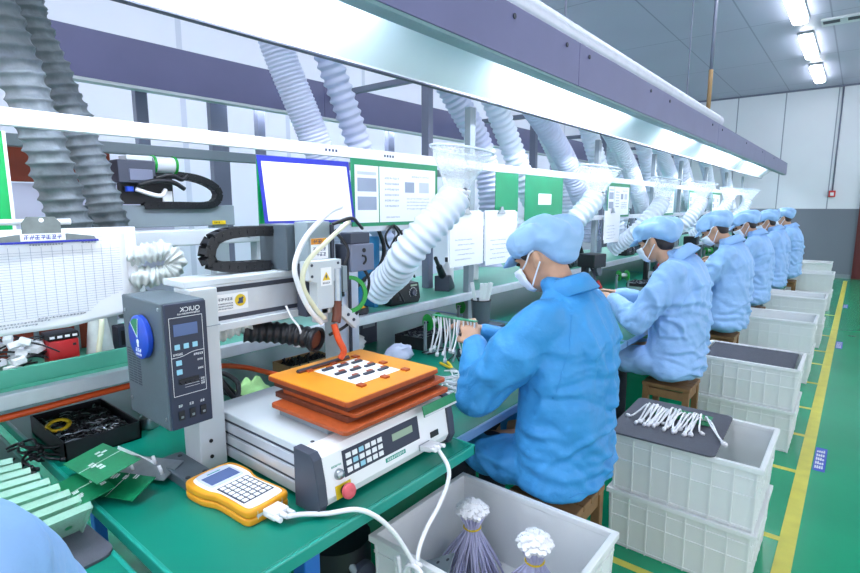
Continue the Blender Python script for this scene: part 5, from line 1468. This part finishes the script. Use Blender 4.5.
pen_cup((-1.72, 2.60, 0.846), 'dark mesh cup of white sticks beside the nearest worker\'s hands')
tag(MB((-1.72, 2.60, 0.745)).box(-1.80, -1.62, 2.48, 2.72, 0.746, 0.846, 0.004).build('cup_box', 'dark_grey'), 'dark grey box under the tool cup on the bench', 'box')
cup_sticks((-1.72, 2.60, 0.846), 5)
tag(MB((-2.2, 1.62, SZ)).box(-2.12, -2.03, 1.88, 2.06, SZ + 0.16, SZ + 0.39, 0.006).box(-2.12, -2.03, 1.90, 1.93, SZ, SZ + 0.16).box(-2.12, -2.03, 2.01, 2.04, SZ, SZ + 0.16).build('blue_box', 'sky_blue_plastic'), 'bright blue box on the shelf behind the soldering head', 'box')
t = thing('cutting_pad', 'green rubber pad on the bench in front of the tool cup', 'pad', (-1.48, 2.42, 0.746))
MB().box(-0.14, 0.14, -0.2, 0.2, 0, 0.05, 0.004).build('pad_base', 'dark_grey', t); MB().box(-0.14, 0.14, -0.2, 0.2, 0.05, 0.056, 0.002).build('pad_top', 'bench_edge', t)
t = thing('pliers', 'pliers with yellow grips lying on the bench near the hanging leads', 'pliers', (-1.50, 2.02, 0.755))
for s in (-1, 1):
    MB().tube(spline([(0, 0, 0), (0.05, s * 0.012, 0), (0.11, s * 0.020, 0)], 12), 0.007, 8).build('grip', 'yellow', t, True)
MB().obox((0, 0, 0), X_, Y_, Z_, (-0.05, 0.005), (-0.009, 0.009), (-0.005, 0.005), 0.002).build('jaw', 'steel', t)
t.rotation_euler = (0, 0, R(150))
for k, (p, lab) in enumerate((((-1.86, 2.66, 0.755), 'red handled tool lying beside the green spools'), ((-1.80, 2.72, 0.758), 'white handled brush lying beside the green spools'))):
    t = thing('hand_tool', lab, 'tool', p)
    MB().cyl((0, 0, 0.01), (0.09, -0.03, 0.07), 0.010, 10).build('handle', 'red' if k == 0 else 'white', t, 40)
    MB().cyl((0, 0, 0.01), (-0.08, 0.03, 0.0), 0.004, 8).build('shaft', 'steel', t, 40)
cable('black_cable', 'black looped cable hanging from the lower rail above the soldering station', [(-1.888, 2.02, 1.455), (-1.89, 2.06, 1.40), (-1.89, 2.00, 1.33), (-1.89, 1.96, 1.40), (-1.89, 2.03, 1.45), (-1.89, 2.10, 1.38), (-1.89, 2.08, 1.30), (-1.89, 2.14, 1.42), (-1.89, 2.18, 1.36), (-1.89, 2.15, 1.24), (-1.90, 2.2, 1.16)], 0.006, 'black_plastic')
cable('black_cable', 'thick black cable running along behind the feeder toward the station', [(-2.0, 1.66, 1.06), (-1.97, 1.74, 1.10), (-1.96, 1.86, 1.17), (-1.97, 2.0, 1.24), (-2.0, 2.06, 1.33), (-2.0, 2.02, 1.43)], 0.011, 'black_plastic')
SN = ['second', 'third', 'fourth', 'fifth', 'farthest']
for k in range(5):
    y = 1.65 * (k + 1)
    press_tool((-1.70, 2.55 + y, 0.746), 'black bench fixture with dial and red grip in front of the %s worker' % SN[k], R(-10 + 6 * k))
    wire_spool((-1.55, 2.95 + y - 0.05, 0.96), 'green solder spool on a stand in front of the %s worker' % SN[k], R(-40))
    if k < 3:
        solder_station((-2.06, 2.92 + 1.58 * (k + 1) + (-0.12 if k == 2 else 0), SZ), 'black soldering station on the shelf above the %s worker\'s bench' % SN[k], R(-6))
        comp_tray((-1.62, 1.98 + y, 0.746), 'black component tray left of the %s worker' % SN[k], R(4))
        iron_stand((-2.06, 3.22 + y, SZ), 'dark soldering iron stand on the shelf near the %s worker' % SN[k], R(15))
        t = thing('wooden_tray', 'low wooden tray on the bench by the hands of the %s worker' % SN[k], 'tray', (-1.50, 3.02 + y, 0.746), 0, 'wooden trays')
        MB().box(-0.10, 0.10, -0.10, 0.16, 0, 0.08, 0.003).build('tray_frame', 'cardboard', t)
        MB().box(-0.085, 0.085, -0.085, 0.145, 0.08, 0.09, 0.003).build('tray_lining', 'pcb_dark', t)
for k, y in enumerate((2.9, 3.3, 4.6, 5.0, 6.2, 6.7, 7.9)):
    t = thing('storage_bottle', 'small white bottle standing on the shelf near the %s rack post' % ['first', 'first', 'second', 'second', 'third', 'third', 'fourth'][k], 'bottle', (-2.2 - 0.06 * (k % 2), y, SZ), 0, 'white bottles along the shelf')
    MB().lathe([(0, 0), (0.04, 0), (0.042, 0.01), (0.042, 0.13), (0.018, 0.16), (0.018, 0.185), (0, 0.185)], (0, 0, 0), Z_, 20).build('bottle_body', 'white', t, 40)
    MB().lathe([(0.02, 0.17), (0.02, 0.20), (0, 0.20)], (0, 0, 0), Z_, 16).build('cap', 'tape_blue' if k % 2 else 'dark_grey', t, 40)
def bag(loc, size, mat, label, seed):
    m = MB(); res = bmesh.ops.create_uvsphere(m.bm, u_segments=20, v_segments=12, radius=1)
    for v in res['verts']:
        q = 1 + 0.30 * noise.noise(v.co * 1.8 + V((seed, 0, 0))) + 0.14 * noise.noise(v.co * 5 + V((seed, 3, 0)))
        v.co = V((v.co.x * size[0] * q, v.co.y * size[1] * q, max(0, (v.co.z * q + 0.72) * size[2])))
    o = m.build('plastic_bag', mat, None, 60); o.location = loc
    return tag(o, label, 'bag')
bag((-2.08, 1.86, 0.746), (0.06, 0.10, 0.07), 'white', 'white crumpled plastic bag on the bench left of the component tray', 1)
bag((-1.82, 1.98, 0.746), (0.06, 0.09, 0.05), 'hose_lavender', 'pale lavender crumpled bag in front of the component tray', 2)
t = thing('power_unit', 'grey power unit standing under the shelf behind the component tray', 'power unit', (-2.25, 2.12, 0.746))
MB().box(-0.06, 0.06, -0.07, 0.07, 0, 0.20, 0.004).build('unit_case', 'dark_grey', t)
MB().box(0.06, 0.063, -0.05, 0.05, 0.10, 0.18, 0.002).build('unit_panel', 'painted_grey', t)
t = thing('parts_box', 'low pale blue parts box on the bench behind the orange jig', 'box', (-1.98, 1.70, 0.746))
MB().box(-0.05, 0.05, -0.04, 0.04, 0, 0.07, 0.004).build('box_body', 'hose_lavender', t)
MB().box(-0.052, 0.052, -0.042, 0.042, 0.07, 0.08, 0.003).build('lid', 'white', t)
for k in range(9):
    a = k * 0.7
    c_ = [(-1.60 + 0.02 * k, 2.10 + 0.03 * k, 0.75), (-1.66 + 0.05 * math.cos(a), 2.18 + 0.05 * math.sin(a), 0.775), (-1.72 + 0.03 * k, 2.22 + 0.04 * math.sin(a * 2), 0.78), (-1.80 + 0.02 * k, 2.14, 0.755)]
    if k < 3: cable('thin_cable', ['thin black cable curling over the bench beside the component tray', 'thin grey cable curling over the bench near the cutting pad', 'second thin black cable curling beside the component tray'][k], c_, 0.004, ['black_plastic', 'painted_grey', 'black_plastic'][k])
# under the near bench
t = thing('floor_motor', 'black motor housing standing under the near green bench', 'motor', (-1.22, 1.02, 0))
MB().cyl((0, 0, 0.0), (0, 0, 0.50), 0.11, 24).build('housing', 'black_plastic', t, 40)
MB().lathe([(0, 0.02), (0.05, 0.02), (0.055, 0)], (0.108, 0, 0.4), X_, 20).build('cap', 'dark_grey', t, 40)
MB().tube(spline([(0.09, -0.03, 0.46), (0.14, -0.02, 0.40), (0.15, 0.02, 0.30)], 16), 0.012, 8).build('pipe', 'painted_grey', t, True)

# ------------------------------------------------------------------ people
def ell_pts(c, r, M=None, n=10):
    r = (r, r, r) if not hasattr(r, '__len__') else r
    out = []
    for i in range(n + 1):
        ph = PI * i / n
        k = 1 if i in (0, n) else n * 2
        for j in range(k):
            th = 2 * PI * j / k
            p = V((math.sin(ph) * math.cos(th) * r[0], math.sin(ph) * math.sin(th) * r[1], math.cos(ph) * r[2]))
            if M: p = M @ p
            out.append(V(c) + p)
    return out
def blob(name, chains, mat, parent, voxel, smooth_it=6, disp=None, n=10):
    """chains: list of chains; a chain is a list of (centre, radius[, matrix]); neighbours are hulled, everything is fused"""
    bm = bmesh.new()
    for ch in chains:
        segs = [ch] if len(ch) == 1 else [ch[i:i + 2] for i in range(len(ch) - 1)]
        for sg in segs:
            vs = []
            for e in sg:
                for p in ell_pts(e[0], e[1], e[2] if len(e) > 2 else None, n): vs.append(bm.verts.new(p))
            r = bmesh.ops.convex_hull(bm, input=vs)
            kill = [g for g in r['geom_interior'] + r['geom_unused'] if isinstance(g, bmesh.types.BMVert)]
            bmesh.ops.delete(bm, geom=list(set(kill)), context='VERTS')
    me = bpy.data.meshes.new(name); bm.to_mesh(me); bm.free()
    ob = bpy.data.objects.new(name, me); C.objects.link(ob)
    rm_ = ob.modifiers.new('r', 'REMESH'); rm_.mode = 'VOXEL'; rm_.voxel_size = voxel
    if smooth_it:
        s = ob.modifiers.new('s', 'SMOOTH'); s.iterations = smooth_it; s.factor = 0.5
    dg = bpy.context.evaluated_depsgraph_get()
    m2 = bpy.data.meshes.new_from_object(ob.evaluated_get(dg))
    bpy.data.objects.remove(ob); bpy.data.meshes.remove(me)
    m2.name = name
    if disp:
        nr = [v.normal.copy() for v in m2.vertices]
        for v, q in zip(m2.vertices, nr): v.co = v.co + q * disp(v.co, q)
    for p in m2.polygons: p.use_smooth = True
    m2.materials.clear(); m2.materials.append(MATS[mat])
    ob = bpy.data.objects.new(name, m2); C.objects.link(ob); ob.parent = parent
    return ob

def hand_chains(w, d, nrm, thumb, curl=0.9, sc=1.0):
    """wrist w, finger direction d, palm-facing direction nrm, thumb side +1/-1"""
    d = V(d).normalized(); nrm = V(nrm); nrm = (nrm - d * nrm.dot(d)).normalized()
    a = d.cross(nrm) * thumb
    w = V(w); ch = []
    M = Matrix((a, nrm, d)).transposed()
    ch.append([(w, (0.026, 0.020, 0.02), M), (w + d * 0.055 * sc, (0.042 * sc, 0.014, 0.032), M)])
    for k, (o, ln) in enumerate(((0.030, 0.072), (0.010, 0.080), (-0.010, 0.075), (-0.029, 0.058))):
        b = w + d * 0.075 * sc + a * o * sc
        d1 = (d * math.cos(curl * 0.45) + nrm * math.sin(curl * 0.45)).normalized()
        d2 = (d * math.cos(curl * 1.15) + nrm * math.sin(curl * 1.15)).normalized()
        d3 = (d * math.cos(curl * 1.7) + nrm * math.sin(curl * 1.7)).normalized()
        p1 = b + d1 * ln * 0.45 * sc; p2 = p1 + d2 * ln * 0.35 * sc; p3 = p2 + d3 * ln * 0.28 * sc
        ch.append([(b - d * 0.02, 0.0095), (b, 0.0095), (p1, 0.0088), (p2, 0.0080), (p3, 0.0070)])
    b = w + d * 0.025 * sc + a * 0.036 * sc
    p1 = b + (a * 0.6 + d * 0.6 + nrm * 0.5).normalized() * 0.036 * sc
    p2 = p1 + (d * 0.8 + nrm * 0.5 - a * 0.1).normalized() * 0.032 * sc
    ch.append([(b, 0.014), (p1, 0.0105), (p2, 0.0085)])
    return ch

FOLDS = [((0.0, -0.21, 1.02), (0.16, -0.05, 1.09)), ((0.02, -0.22, 0.97), (0.17, 0.02, 0.97)), ((0.02, -0.23, 0.93), (0.17, 0.05, 0.85)), ((0.0, -0.24, 0.92), (0.12, -0.16, 0.76)),
         ((0.12, -0.10, 1.17), (0.165, -0.12, 0.93)), ((0.13, 0.03, 1.15), (0.17, -0.02, 0.80)), ((-0.12, -0.26, 0.93), (-0.04, -0.27, 1.10)), ((-0.16, -0.27, 0.95), (-0.10, -0.22, 1.06)),
         ((-0.17, -0.30, 0.88), (-0.07, -0.27, 1.01)), ((-0.20, -0.30, 0.84), (-0.12, -0.31, 0.98)), ((-0.26, -0.26, 0.93), (-0.21, -0.31, 0.86)), ((-0.28, -0.22, 0.97), (-0.24, -0.30, 0.93)),
         ((0.0, -0.24, 0.72), (0.15, -0.10, 0.66)), ((0.14, -0.12, 0.665), (0.17, 0.10, 0.70)), ((0.02, -0.26, 0.64), (0.16, 0.0, 0.60)), ((-0.06, -0.24, 0.80), (0.10, -0.20, 0.74)),
         ((0.05, -0.25, 0.575), (0.17, -0.05, 0.545)), ((0.15, -0.04, 0.56), (0.17, 0.16, 0.60)), ((0.08, -0.22, 0.69), (0.17, 0.06, 0.78)), ((-0.10, -0.22, 0.64), (-0.24, -0.22, 0.60))]
def fold_disp(amp, seed, lean=1.0):
    r_ = random.Random(seed * 13)
    segs = []
    for a, b in FOLDS:
        for sd in (1, -1):
            j = lambda: r_.uniform(-0.02, 0.02) * (1.5 if seed > 1 else 0.8)
            A = V((a[0] + j(), a[1] * sd + j(), a[2] + j())); B = V((b[0] + j(), b[1] * sd + j(), b[2] + j()))
            segs.append((A, B, r_.uniform(0.008, 0.014), r_.uniform(0.011, 0.017)))
    def drape(p):
        t_ = 0
        for A, B, am, wd in segs:
            ab = B - A; k = (p - A).dot(ab) / ab.length_squared
            if k < -0.2 or k > 1.2: continue
            kk = min(1, max(0, k))
            c = A + ab * kk + V((0, 0, 0.018 * math.sin(kk * 5 + am * 900)))
            dv = p - c; d = dv.length
            if d > 0.11: continue
            # distance in the surface sense: measure mostly across z / y
            dz = math.hypot(dv.y * 0.6, dv.z) if abs(ab.z) < 0.12 else math.hypot(dv.y, dv.z * 0.5)
            tp = max(0, math.sin(PI * min(1, max(0, (k + 0.2) / 1.4))))
            up = dv.z + 0.4 * dv.y
            t_ += am * tp * (math.exp(-(dz / wd) ** 2) - (0.75 * math.exp(-((dz - 1.7 * wd) / wd) ** 2) if up < 0 else 0.15 * math.exp(-((dz - 1.9 * wd) / wd) ** 2)))
        return max(-0.016, min(0.022, t_))
    def f(p, q):
        s = V((seed * 3.1, seed * 1.7, 0))
        # long diagonal drapery ridges plus finer creases
        wob = noise.noise(p * 3.5 + s) * 0.9
        u = p.z * 5.5 + p.y * 6.5 * lean + p.x * 7.5 + wob
        w = p.z * 1.2 - p.y * 1.2 + p.x * 1.0
        a = max(-0.25, 1 - 3.2 * abs(noise.noise(V((u, w, seed)) + s)))
        u2 = p.z * 7.0 - p.y * 8.0 * lean + p.x * 8.0 + wob
        b = max(-0.25, 1 - 3.2 * abs(noise.noise(V((u2, w, seed + 7)) + s)))
        big = noise.noise(p * 6 + s)
        c = noise.noise(p * 20 + s)
        hem = max(0, 0.68 - p.z) * 2.2
        hor = max(0, math.sin((p.z + 0.16 * noise.noise(p * 3 + s)) * 70)) * hem * 0.6
        return amp * (0.30 * a + 0.28 * b + 0.40 * big + 0.08 * c + hor) + drape(p)
    return f

def make_person(X0, Y0, label, coat='coat_pale', yaw=0.0, pitch=24, head=(-0.12, 0, 1.355), hands=None, hi=False, seed=1, body_rot=0.0, low_cap=False, group='workers in blue coats'):
    t = thing('person', label, 'person', (X0, Y0, 0), body_rot, group)
    vb = 0.0075 if hi else 0.010
    vc = 0.0085 if hi else 0.0125
    if hands is None:
        hands = dict(el=(-0.20, -0.25, 0.875), wl=(-0.40, -0.14, 0.95), hl=(-0.9, 0.45, 0.05), er=(-0.20, 0.25, 0.875), wr=(-0.42, 0.06, 0.965), hr=(-0.9, -0.35, 0.05))
    th, ps = R(pitch), R(yaw)
    f = V((-math.cos(th) * math.cos(ps), -math.cos(th) * math.sin(ps), -math.sin(th)))
    s = V((math.sin(ps), -math.cos(ps), 0))          # towards the person's left
    u = f.cross(s)
    if u.z < 0: u = -u
    Cn = V(head)
    M = Matrix((f, s, u)).transposed()
    P = lambda a, b, c: Cn + f * a + s * b + u * c
    # --- continuous skin body
    ch = [[(P(-0.005, 0, 0.022), (0.098, 0.076, 0.100), M)],
          [(P(0.045, 0, -0.01), (0.048, 0.060, 0.07), M), (P(0.050, 0, -0.072), (0.040, 0.044, 0.042), M)],
          [(P(0.0, 0, -0.03), (0.06, 0.066, 0.07), M), (P(0.03, 0, -0.075), (0.045, 0.05, 0.035), M)],
          [(P(0.090, 0, 0.012), (0.010, 0.010, 0.014), M), (P(0.107, 0, -0.026), (0.014, 0.015, 0.012), M)],
          [(P(0.082, 0.034, 0.030), (0.012, 0.020, 0.008), M)], [(P(0.082, -0.034, 0.030), (0.012, 0.020, 0.008), M)],
          [(P(0.088, 0, -0.062), (0.012, 0.024, 0.008), M)]]
    for b in (-1, 1):
        ch.append([(P(-0.012, 0.074 * b, -0.004), (0.020, 0.010, 0.031), M), (P(-0.024, 0.088 * b, 0.008), (0.014, 0.006, 0.024), M)])
        ch.append([(P(-0.006, 0.076 * b, -0.028), (0.010, 0.008, 0.012), M)])
    nb = V((0.0, 0, 1.19))
    ch.append([(P(-0.025, 0, -0.05), 0.054), (P(-0.03, 0, -0.11), 0.053), (nb, 0.062), (V((0, 0, 1.0)), 0.10), (V((0.0, 0, 0.62)), 0.11)])
    for b, e, w, hd in ((-1, 'el', 'wl', 'hl'), (1, 'er', 'wr', 'hr')):
        ch.append([(nb, 0.05), (V((-0.02, 0.17 * b, 1.16)), 0.05), (V(hands[e]), 0.040), (V(hands[w]), 0.027)])
        n_ = V((0.05, -0.5 * b, -0.75))
        ch += hand_chains(hands[w], hands[hd], n_, 1 if b < 0 else -1, curl=0.75)
        ch.append([(V((0, 0, 0.62)), 0.09), (V((-0.40, 0.12 * b, 0.575)), 0.05), (V((-0.38, 0.12 * b, 0.12)), 0.035)])
    body = blob('body', ch, 'skin', t, vb, 3, n=8)
    # --- clothing
    ch = []
    spine = [((0.005, 0, 1.225), (0.085, 0.105, 0.05)), ((0.012, 0, 1.175), (0.112, 0.19, 0.06)), ((0.016, 0, 1.08), (0.145, 0.222, 0.10)), ((0.012, 0, 0.95), (0.158, 0.218, 0.10)),
             ((0.006, 0, 0.82), (0.165, 0.222, 0.10)), ((0.0, 0, 0.68), (0.165, 0.236, 0.10)), ((-0.005, 0, 0.568), (0.172, 0.258, 0.085))]
    ch.append([(V(c), r) for c, r in spine])
    ch.append([(V((-0.01, 0, 1.235)), (0.075, 0.078, 0.03)), (V((-0.03, 0, 1.27)), (0.073, 0.076, 0.02))])
    for b, e, w in ((-1, 'el', 'wl'), (1, 'er', 'wr')):
        E_, W_ = V(hands[e]), V(hands[w])
        S_ = V((-0.01, 0.175 * b, 1.155))
        mid = S_.lerp(E_, 0.5) + V((0.012, 0.015 * b, 0.012))
        ch.append([(S_, 0.082), (mid, 0.086), (E_, 0.074), (E_.lerp(W_, 0.55), 0.066), (W_.lerp(E_, 0.10), 0.044)])
        ch.append([(V((0.0, 0.10 * b, 0.60)), (0.13, 0.13, 0.085)), (V((-0.27, 0.125 * b, 0.585)), (0.09, 0.105, 0.078))])
    coat_o = blob('coat', ch, coat, t, vc, 7, fold_disp(0.023 if seed == 1 else 0.019, seed))
    # collar: a folded band around the neck
    m = MB()
    nc = V((-0.012, 0, 1.262)); axn = (P(-0.03, 0, -0.11) - nb).normalized()
    m.lathe([(0.073, -0.02), (0.080, 0.0), (0.076, 0.028), (0.070, 0.032), (0.083, 0.022), (0.108, -0.035), (0.100, -0.040), (0.074, -0.02)], nc, (axn + V((-0.25, 0, 0.9))).normalized(), 32)
    m.build('collar', coat, t, True)
    # sewn seams over the back and shoulders
    m = MB()
    dgm = coat_o.data
    from mathutils.bvhtree import BVHTree
    bv = BVHTree.FromPolygons([v.co for v in dgm.vertices], [p.vertices for p in dgm.polygons])
    def seam(pts, r=0.0016):
        out = []
        for p, dr in pts:
            hit = bv.ray_cast(V(p) + V(dr) * 0.6, -V(dr))
            if hit[0] is not None: out.append(hit[0] + V(dr) * 0.0004)
        if len(out) > 2: m.tube(out, r, 5)
    for b in (-1, 1):
        seam([(V((0.02, 0.11 * b + 0.09 * b * k / 14, 1.20 - 0.30 * k / 14)), V((0.86, 0.5 * b, 0.15)).normalized()) for k in range(15)])
    seam([(V((0, -0.19 + 0.38 * k / 18, 0.555 + 0.012 * math.sin(k))), V((1, 0, 0))) for k in range(19)])
    build_each(m, 'seam', coat, t, True)
    ch = []
    for b in (-1, 1):
        ch.append([(V((0.0, 0.09 * b, 0.60)), (0.10, 0.10, 0.07)), (V((-0.41, 0.12 * b, 0.582)), 0.072), (V((-0.385, 0.12 * b, 0.13)), 0.055)])
    blob('trousers', ch, 'trouser_navy', t, 0.016, 4)
    for b in (-1, 1):
        blob('shoe', [[(V((-0.375, 0.12 * b, 0.055)), (0.05, 0.042, 0.055)), (V((-0.50, 0.12 * b, 0.035)), (0.06, 0.045, 0.033))]], 'shoe_black', t, 0.010, 3)
    # hair, cap, mask
    blob('hair', ([] if low_cap else [[(P(-0.034, 0, 0.022), (0.082, 0.0795, 0.082), M)], [(P(-0.055, 0, -0.02), (0.050, 0.068, 0.060), M)]]) + [[(P(0.045, 0, 0.070), (0.052, 0.070, 0.034), M)],
                  [(P(0.028, 0.072, 0.045), (0.022, 0.010, 0.036), M)], [(P(0.028, -0.072, 0.045), (0.022, 0.010, 0.036), M)]], 'hair_black', t, 0.006, 2)
    sd = seed
    def cap_fold(p, q):
        d = p - P(-0.02, 0, 0.03)
        a = d.dot(f); b_ = d.dot(s); c_ = d.dot(u)
        k = math.sin(b_ * 88 + 2.6 * noise.noise(V((a * 9, b_ * 5, sd))) + a * 24)
        return 0.011 * k * min(1, max(0, (c_ + 0.01) / 0.04)) + 0.006 * noise.noise(p * 14)
    low = [[(P(-0.05, 0, 0.05), (0.07, 0.098, 0.05), M), (P(-0.092, 0, -0.015), (0.045, 0.072, 0.045), M)]] if low_cap else []
    cap = blob('cap', low + [[(P(-0.005, 0, 0.050), (0.113, 0.094, 0.035), M), (P(-0.02, 0, 0.085), (0.130, 0.108, 0.062), M)],
                       [(P(-0.02, 0, 0.075), (0.12, 0.10, 0.06), M), (P(-0.095, 0, 0.050), (0.085, 0.100, 0.072), M)], [(P(-0.07, 0, 0.03), (0.06, 0.092, 0.05), M), (P(-0.105, 0, 0.015), (0.055, 0.08, 0.05), M)]], 'cap_blue', t, 0.007 if hi else 0.009, 3, cap_fold)
    vis = blob('visor', [[(P(0.075, 0, 0.050), (0.045, 0.082, 0.006), M), (P(0.135, 0, 0.028), (0.030, 0.055, 0.005), M)]], 'cap_blue', cap, 0.005, 2)
    m = MB()
    rows = []
    for i in range(15):
        az = R(-72 + 144 * i / 14); row = []
        for j in range(9):
            el = R(2 - 60 * j / 8)
            rr = 1 + 0.02 * math.sin(j * 2.2)
            pt = P((0.030 + 0.098 * math.cos(el) * math.cos(az)) * rr, 0.078 * math.cos(el) ** 0.6 * math.sin(az) * rr, -0.012 + 0.108 * math.sin(el))
            row.append(m._v(pt))
        rows.append(row)
    for i in range(14):
        for j in range(8): m.bm.faces.new((rows[i][j], rows[i + 1][j], rows[i + 1][j + 1], rows[i][j + 1]))
    mk = m.build('face_mask', 'mask_white', t, True)
    so = mk.modifiers.new('s', 'SOLIDIFY'); so.thickness = 0.003; so.offset = 1
    for b in (-1, 1):
        MB().tube(spline([P(0.055, 0.074 * b, -0.014), P(0.030, 0.082 * b, 0.0), P(0.0, 0.087 * b, 0.026), P(-0.022, 0.090 * b, 0.030)], 14), 0.0032, 6).build('ear_loop', 'mask_white', mk, True)
        MB().tube(spline([P(0.048, 0.066 * b, -0.085), P(0.020, 0.076 * b, -0.060), P(-0.008, 0.083 * b, -0.035), P(-0.030, 0.089 * b, -0.016)], 14), 0.0032, 6).build('ear_loop', 'mask_white', mk, True)
        MB().ell(P(0.086, 0.032 * b, 0.014), (0.010, 0.014, 0.007), 12, M).build('eye', 'hair_black', t, True)
        MB().tube(spline([P(0.094, 0.016 * b, 0.036), P(0.094, 0.032 * b, 0.041), P(0.083, 0.050 * b, 0.035)], 10), 0.0035, 6).build('eyebrow', 'hair_black', t, True)
    return t
PX = -0.80
h1 = dict(el=(-0.23, -0.265, 0.865), wl=(-0.315, -0.155, 1.03), hl=(-0.55, 0.35, 0.55), er=(-0.24, 0.25, 0.88), wr=(-0.41, 0.02, 1.03), hr=(-0.55, -0.6, 0.35))
make_person(PX, 1.80, 'nearest seated person in blue coat and cap holding white leads over the bench', 'coat_blue', 0, 26, (-0.115, 0, 1.355), h1, True, 1, low_cap=True)
h2 = dict(el=(-0.17, -0.26, 0.86), wl=(-0.38, -0.13, 0.965), hl=(-0.9, 0.35, 0.1), er=(-0.2, 0.25, 0.86), wr=(-0.42, 0.05, 0.97), hr=(-0.9, -0.3, 0.1))
make_person(PX - 0.02, 3.46, 'second seated person along the line, face mask and pleated cap, working at a black fixture', 'coat_pale', -8, 22, (-0.165, 0, 1.325), h2, True, 2)
make_person(PX - 0.025, 5.08, 'third seated person along the line, head bent low over the bench', 'coat_pale', 6, 34, (-0.145, 0, 1.345), None, False, 3)
make_person(PX - 0.04, 6.62, 'fourth seated person along the line, turned away towards the bench', 'coat_pale', 14, 30, (-0.13, 0, 1.345), None, False, 4)
make_person(PX - 0.03, 8.1, 'fifth seated person along the line, mostly hidden behind the fourth', 'coat_pale', 10, 24, (-0.12, 0, 1.345), None, False, 5)
make_person(PX + 0.02, 9.45, 'farthest seated person in pale blue coat near the end wall', 'coat_pale', 0, 20, (-0.12, 0, 1.37), None, False, 6)
make_person(-0.70, -0.10, 'person whose pale blue shoulder shows at the bottom left corner', 'coat_pale', 0, 20, (-0.13, 0, 1.33), None, False, 7)
s0 = make_stool('wooden stool under the nearest seated person')
for k, (x, y, w) in enumerate(((PX - 0.03, 1.82, 'nearest'), (PX - 0.04, 3.48, 'second'), (PX - 0.07, 5.10, 'third'), (PX - 0.06, 6.64, 'fourth'), (PX - 0.05, 8.12, 'fifth'), (PX, 9.47, 'farthest'))):
    if k == 0: s0.location = (x, y, 0)
    else: dup(s0, (x, y, 0), 0, 'wooden stool under the %s seated person along the line' % w)

# ------------------------------------------------------------------ light and look
w = bpy.data.worlds.new('world'); bpy.context.scene.world = w; w.use_nodes = True
bg = w.node_tree.nodes['Background']
bg.inputs['Color'].default_value = (0.90, 0.92, 1.0, 1); bg.inputs['Strength'].default_value = 0.88
sc = bpy.context.scene
sc.view_settings.view_transform = 'Standard'; sc.view_settings.look = 'None'
sc.view_settings.gamma = 1.0; sc.view_settings.exposure = 1.12; sc.view_settings.use_curve_mapping = False
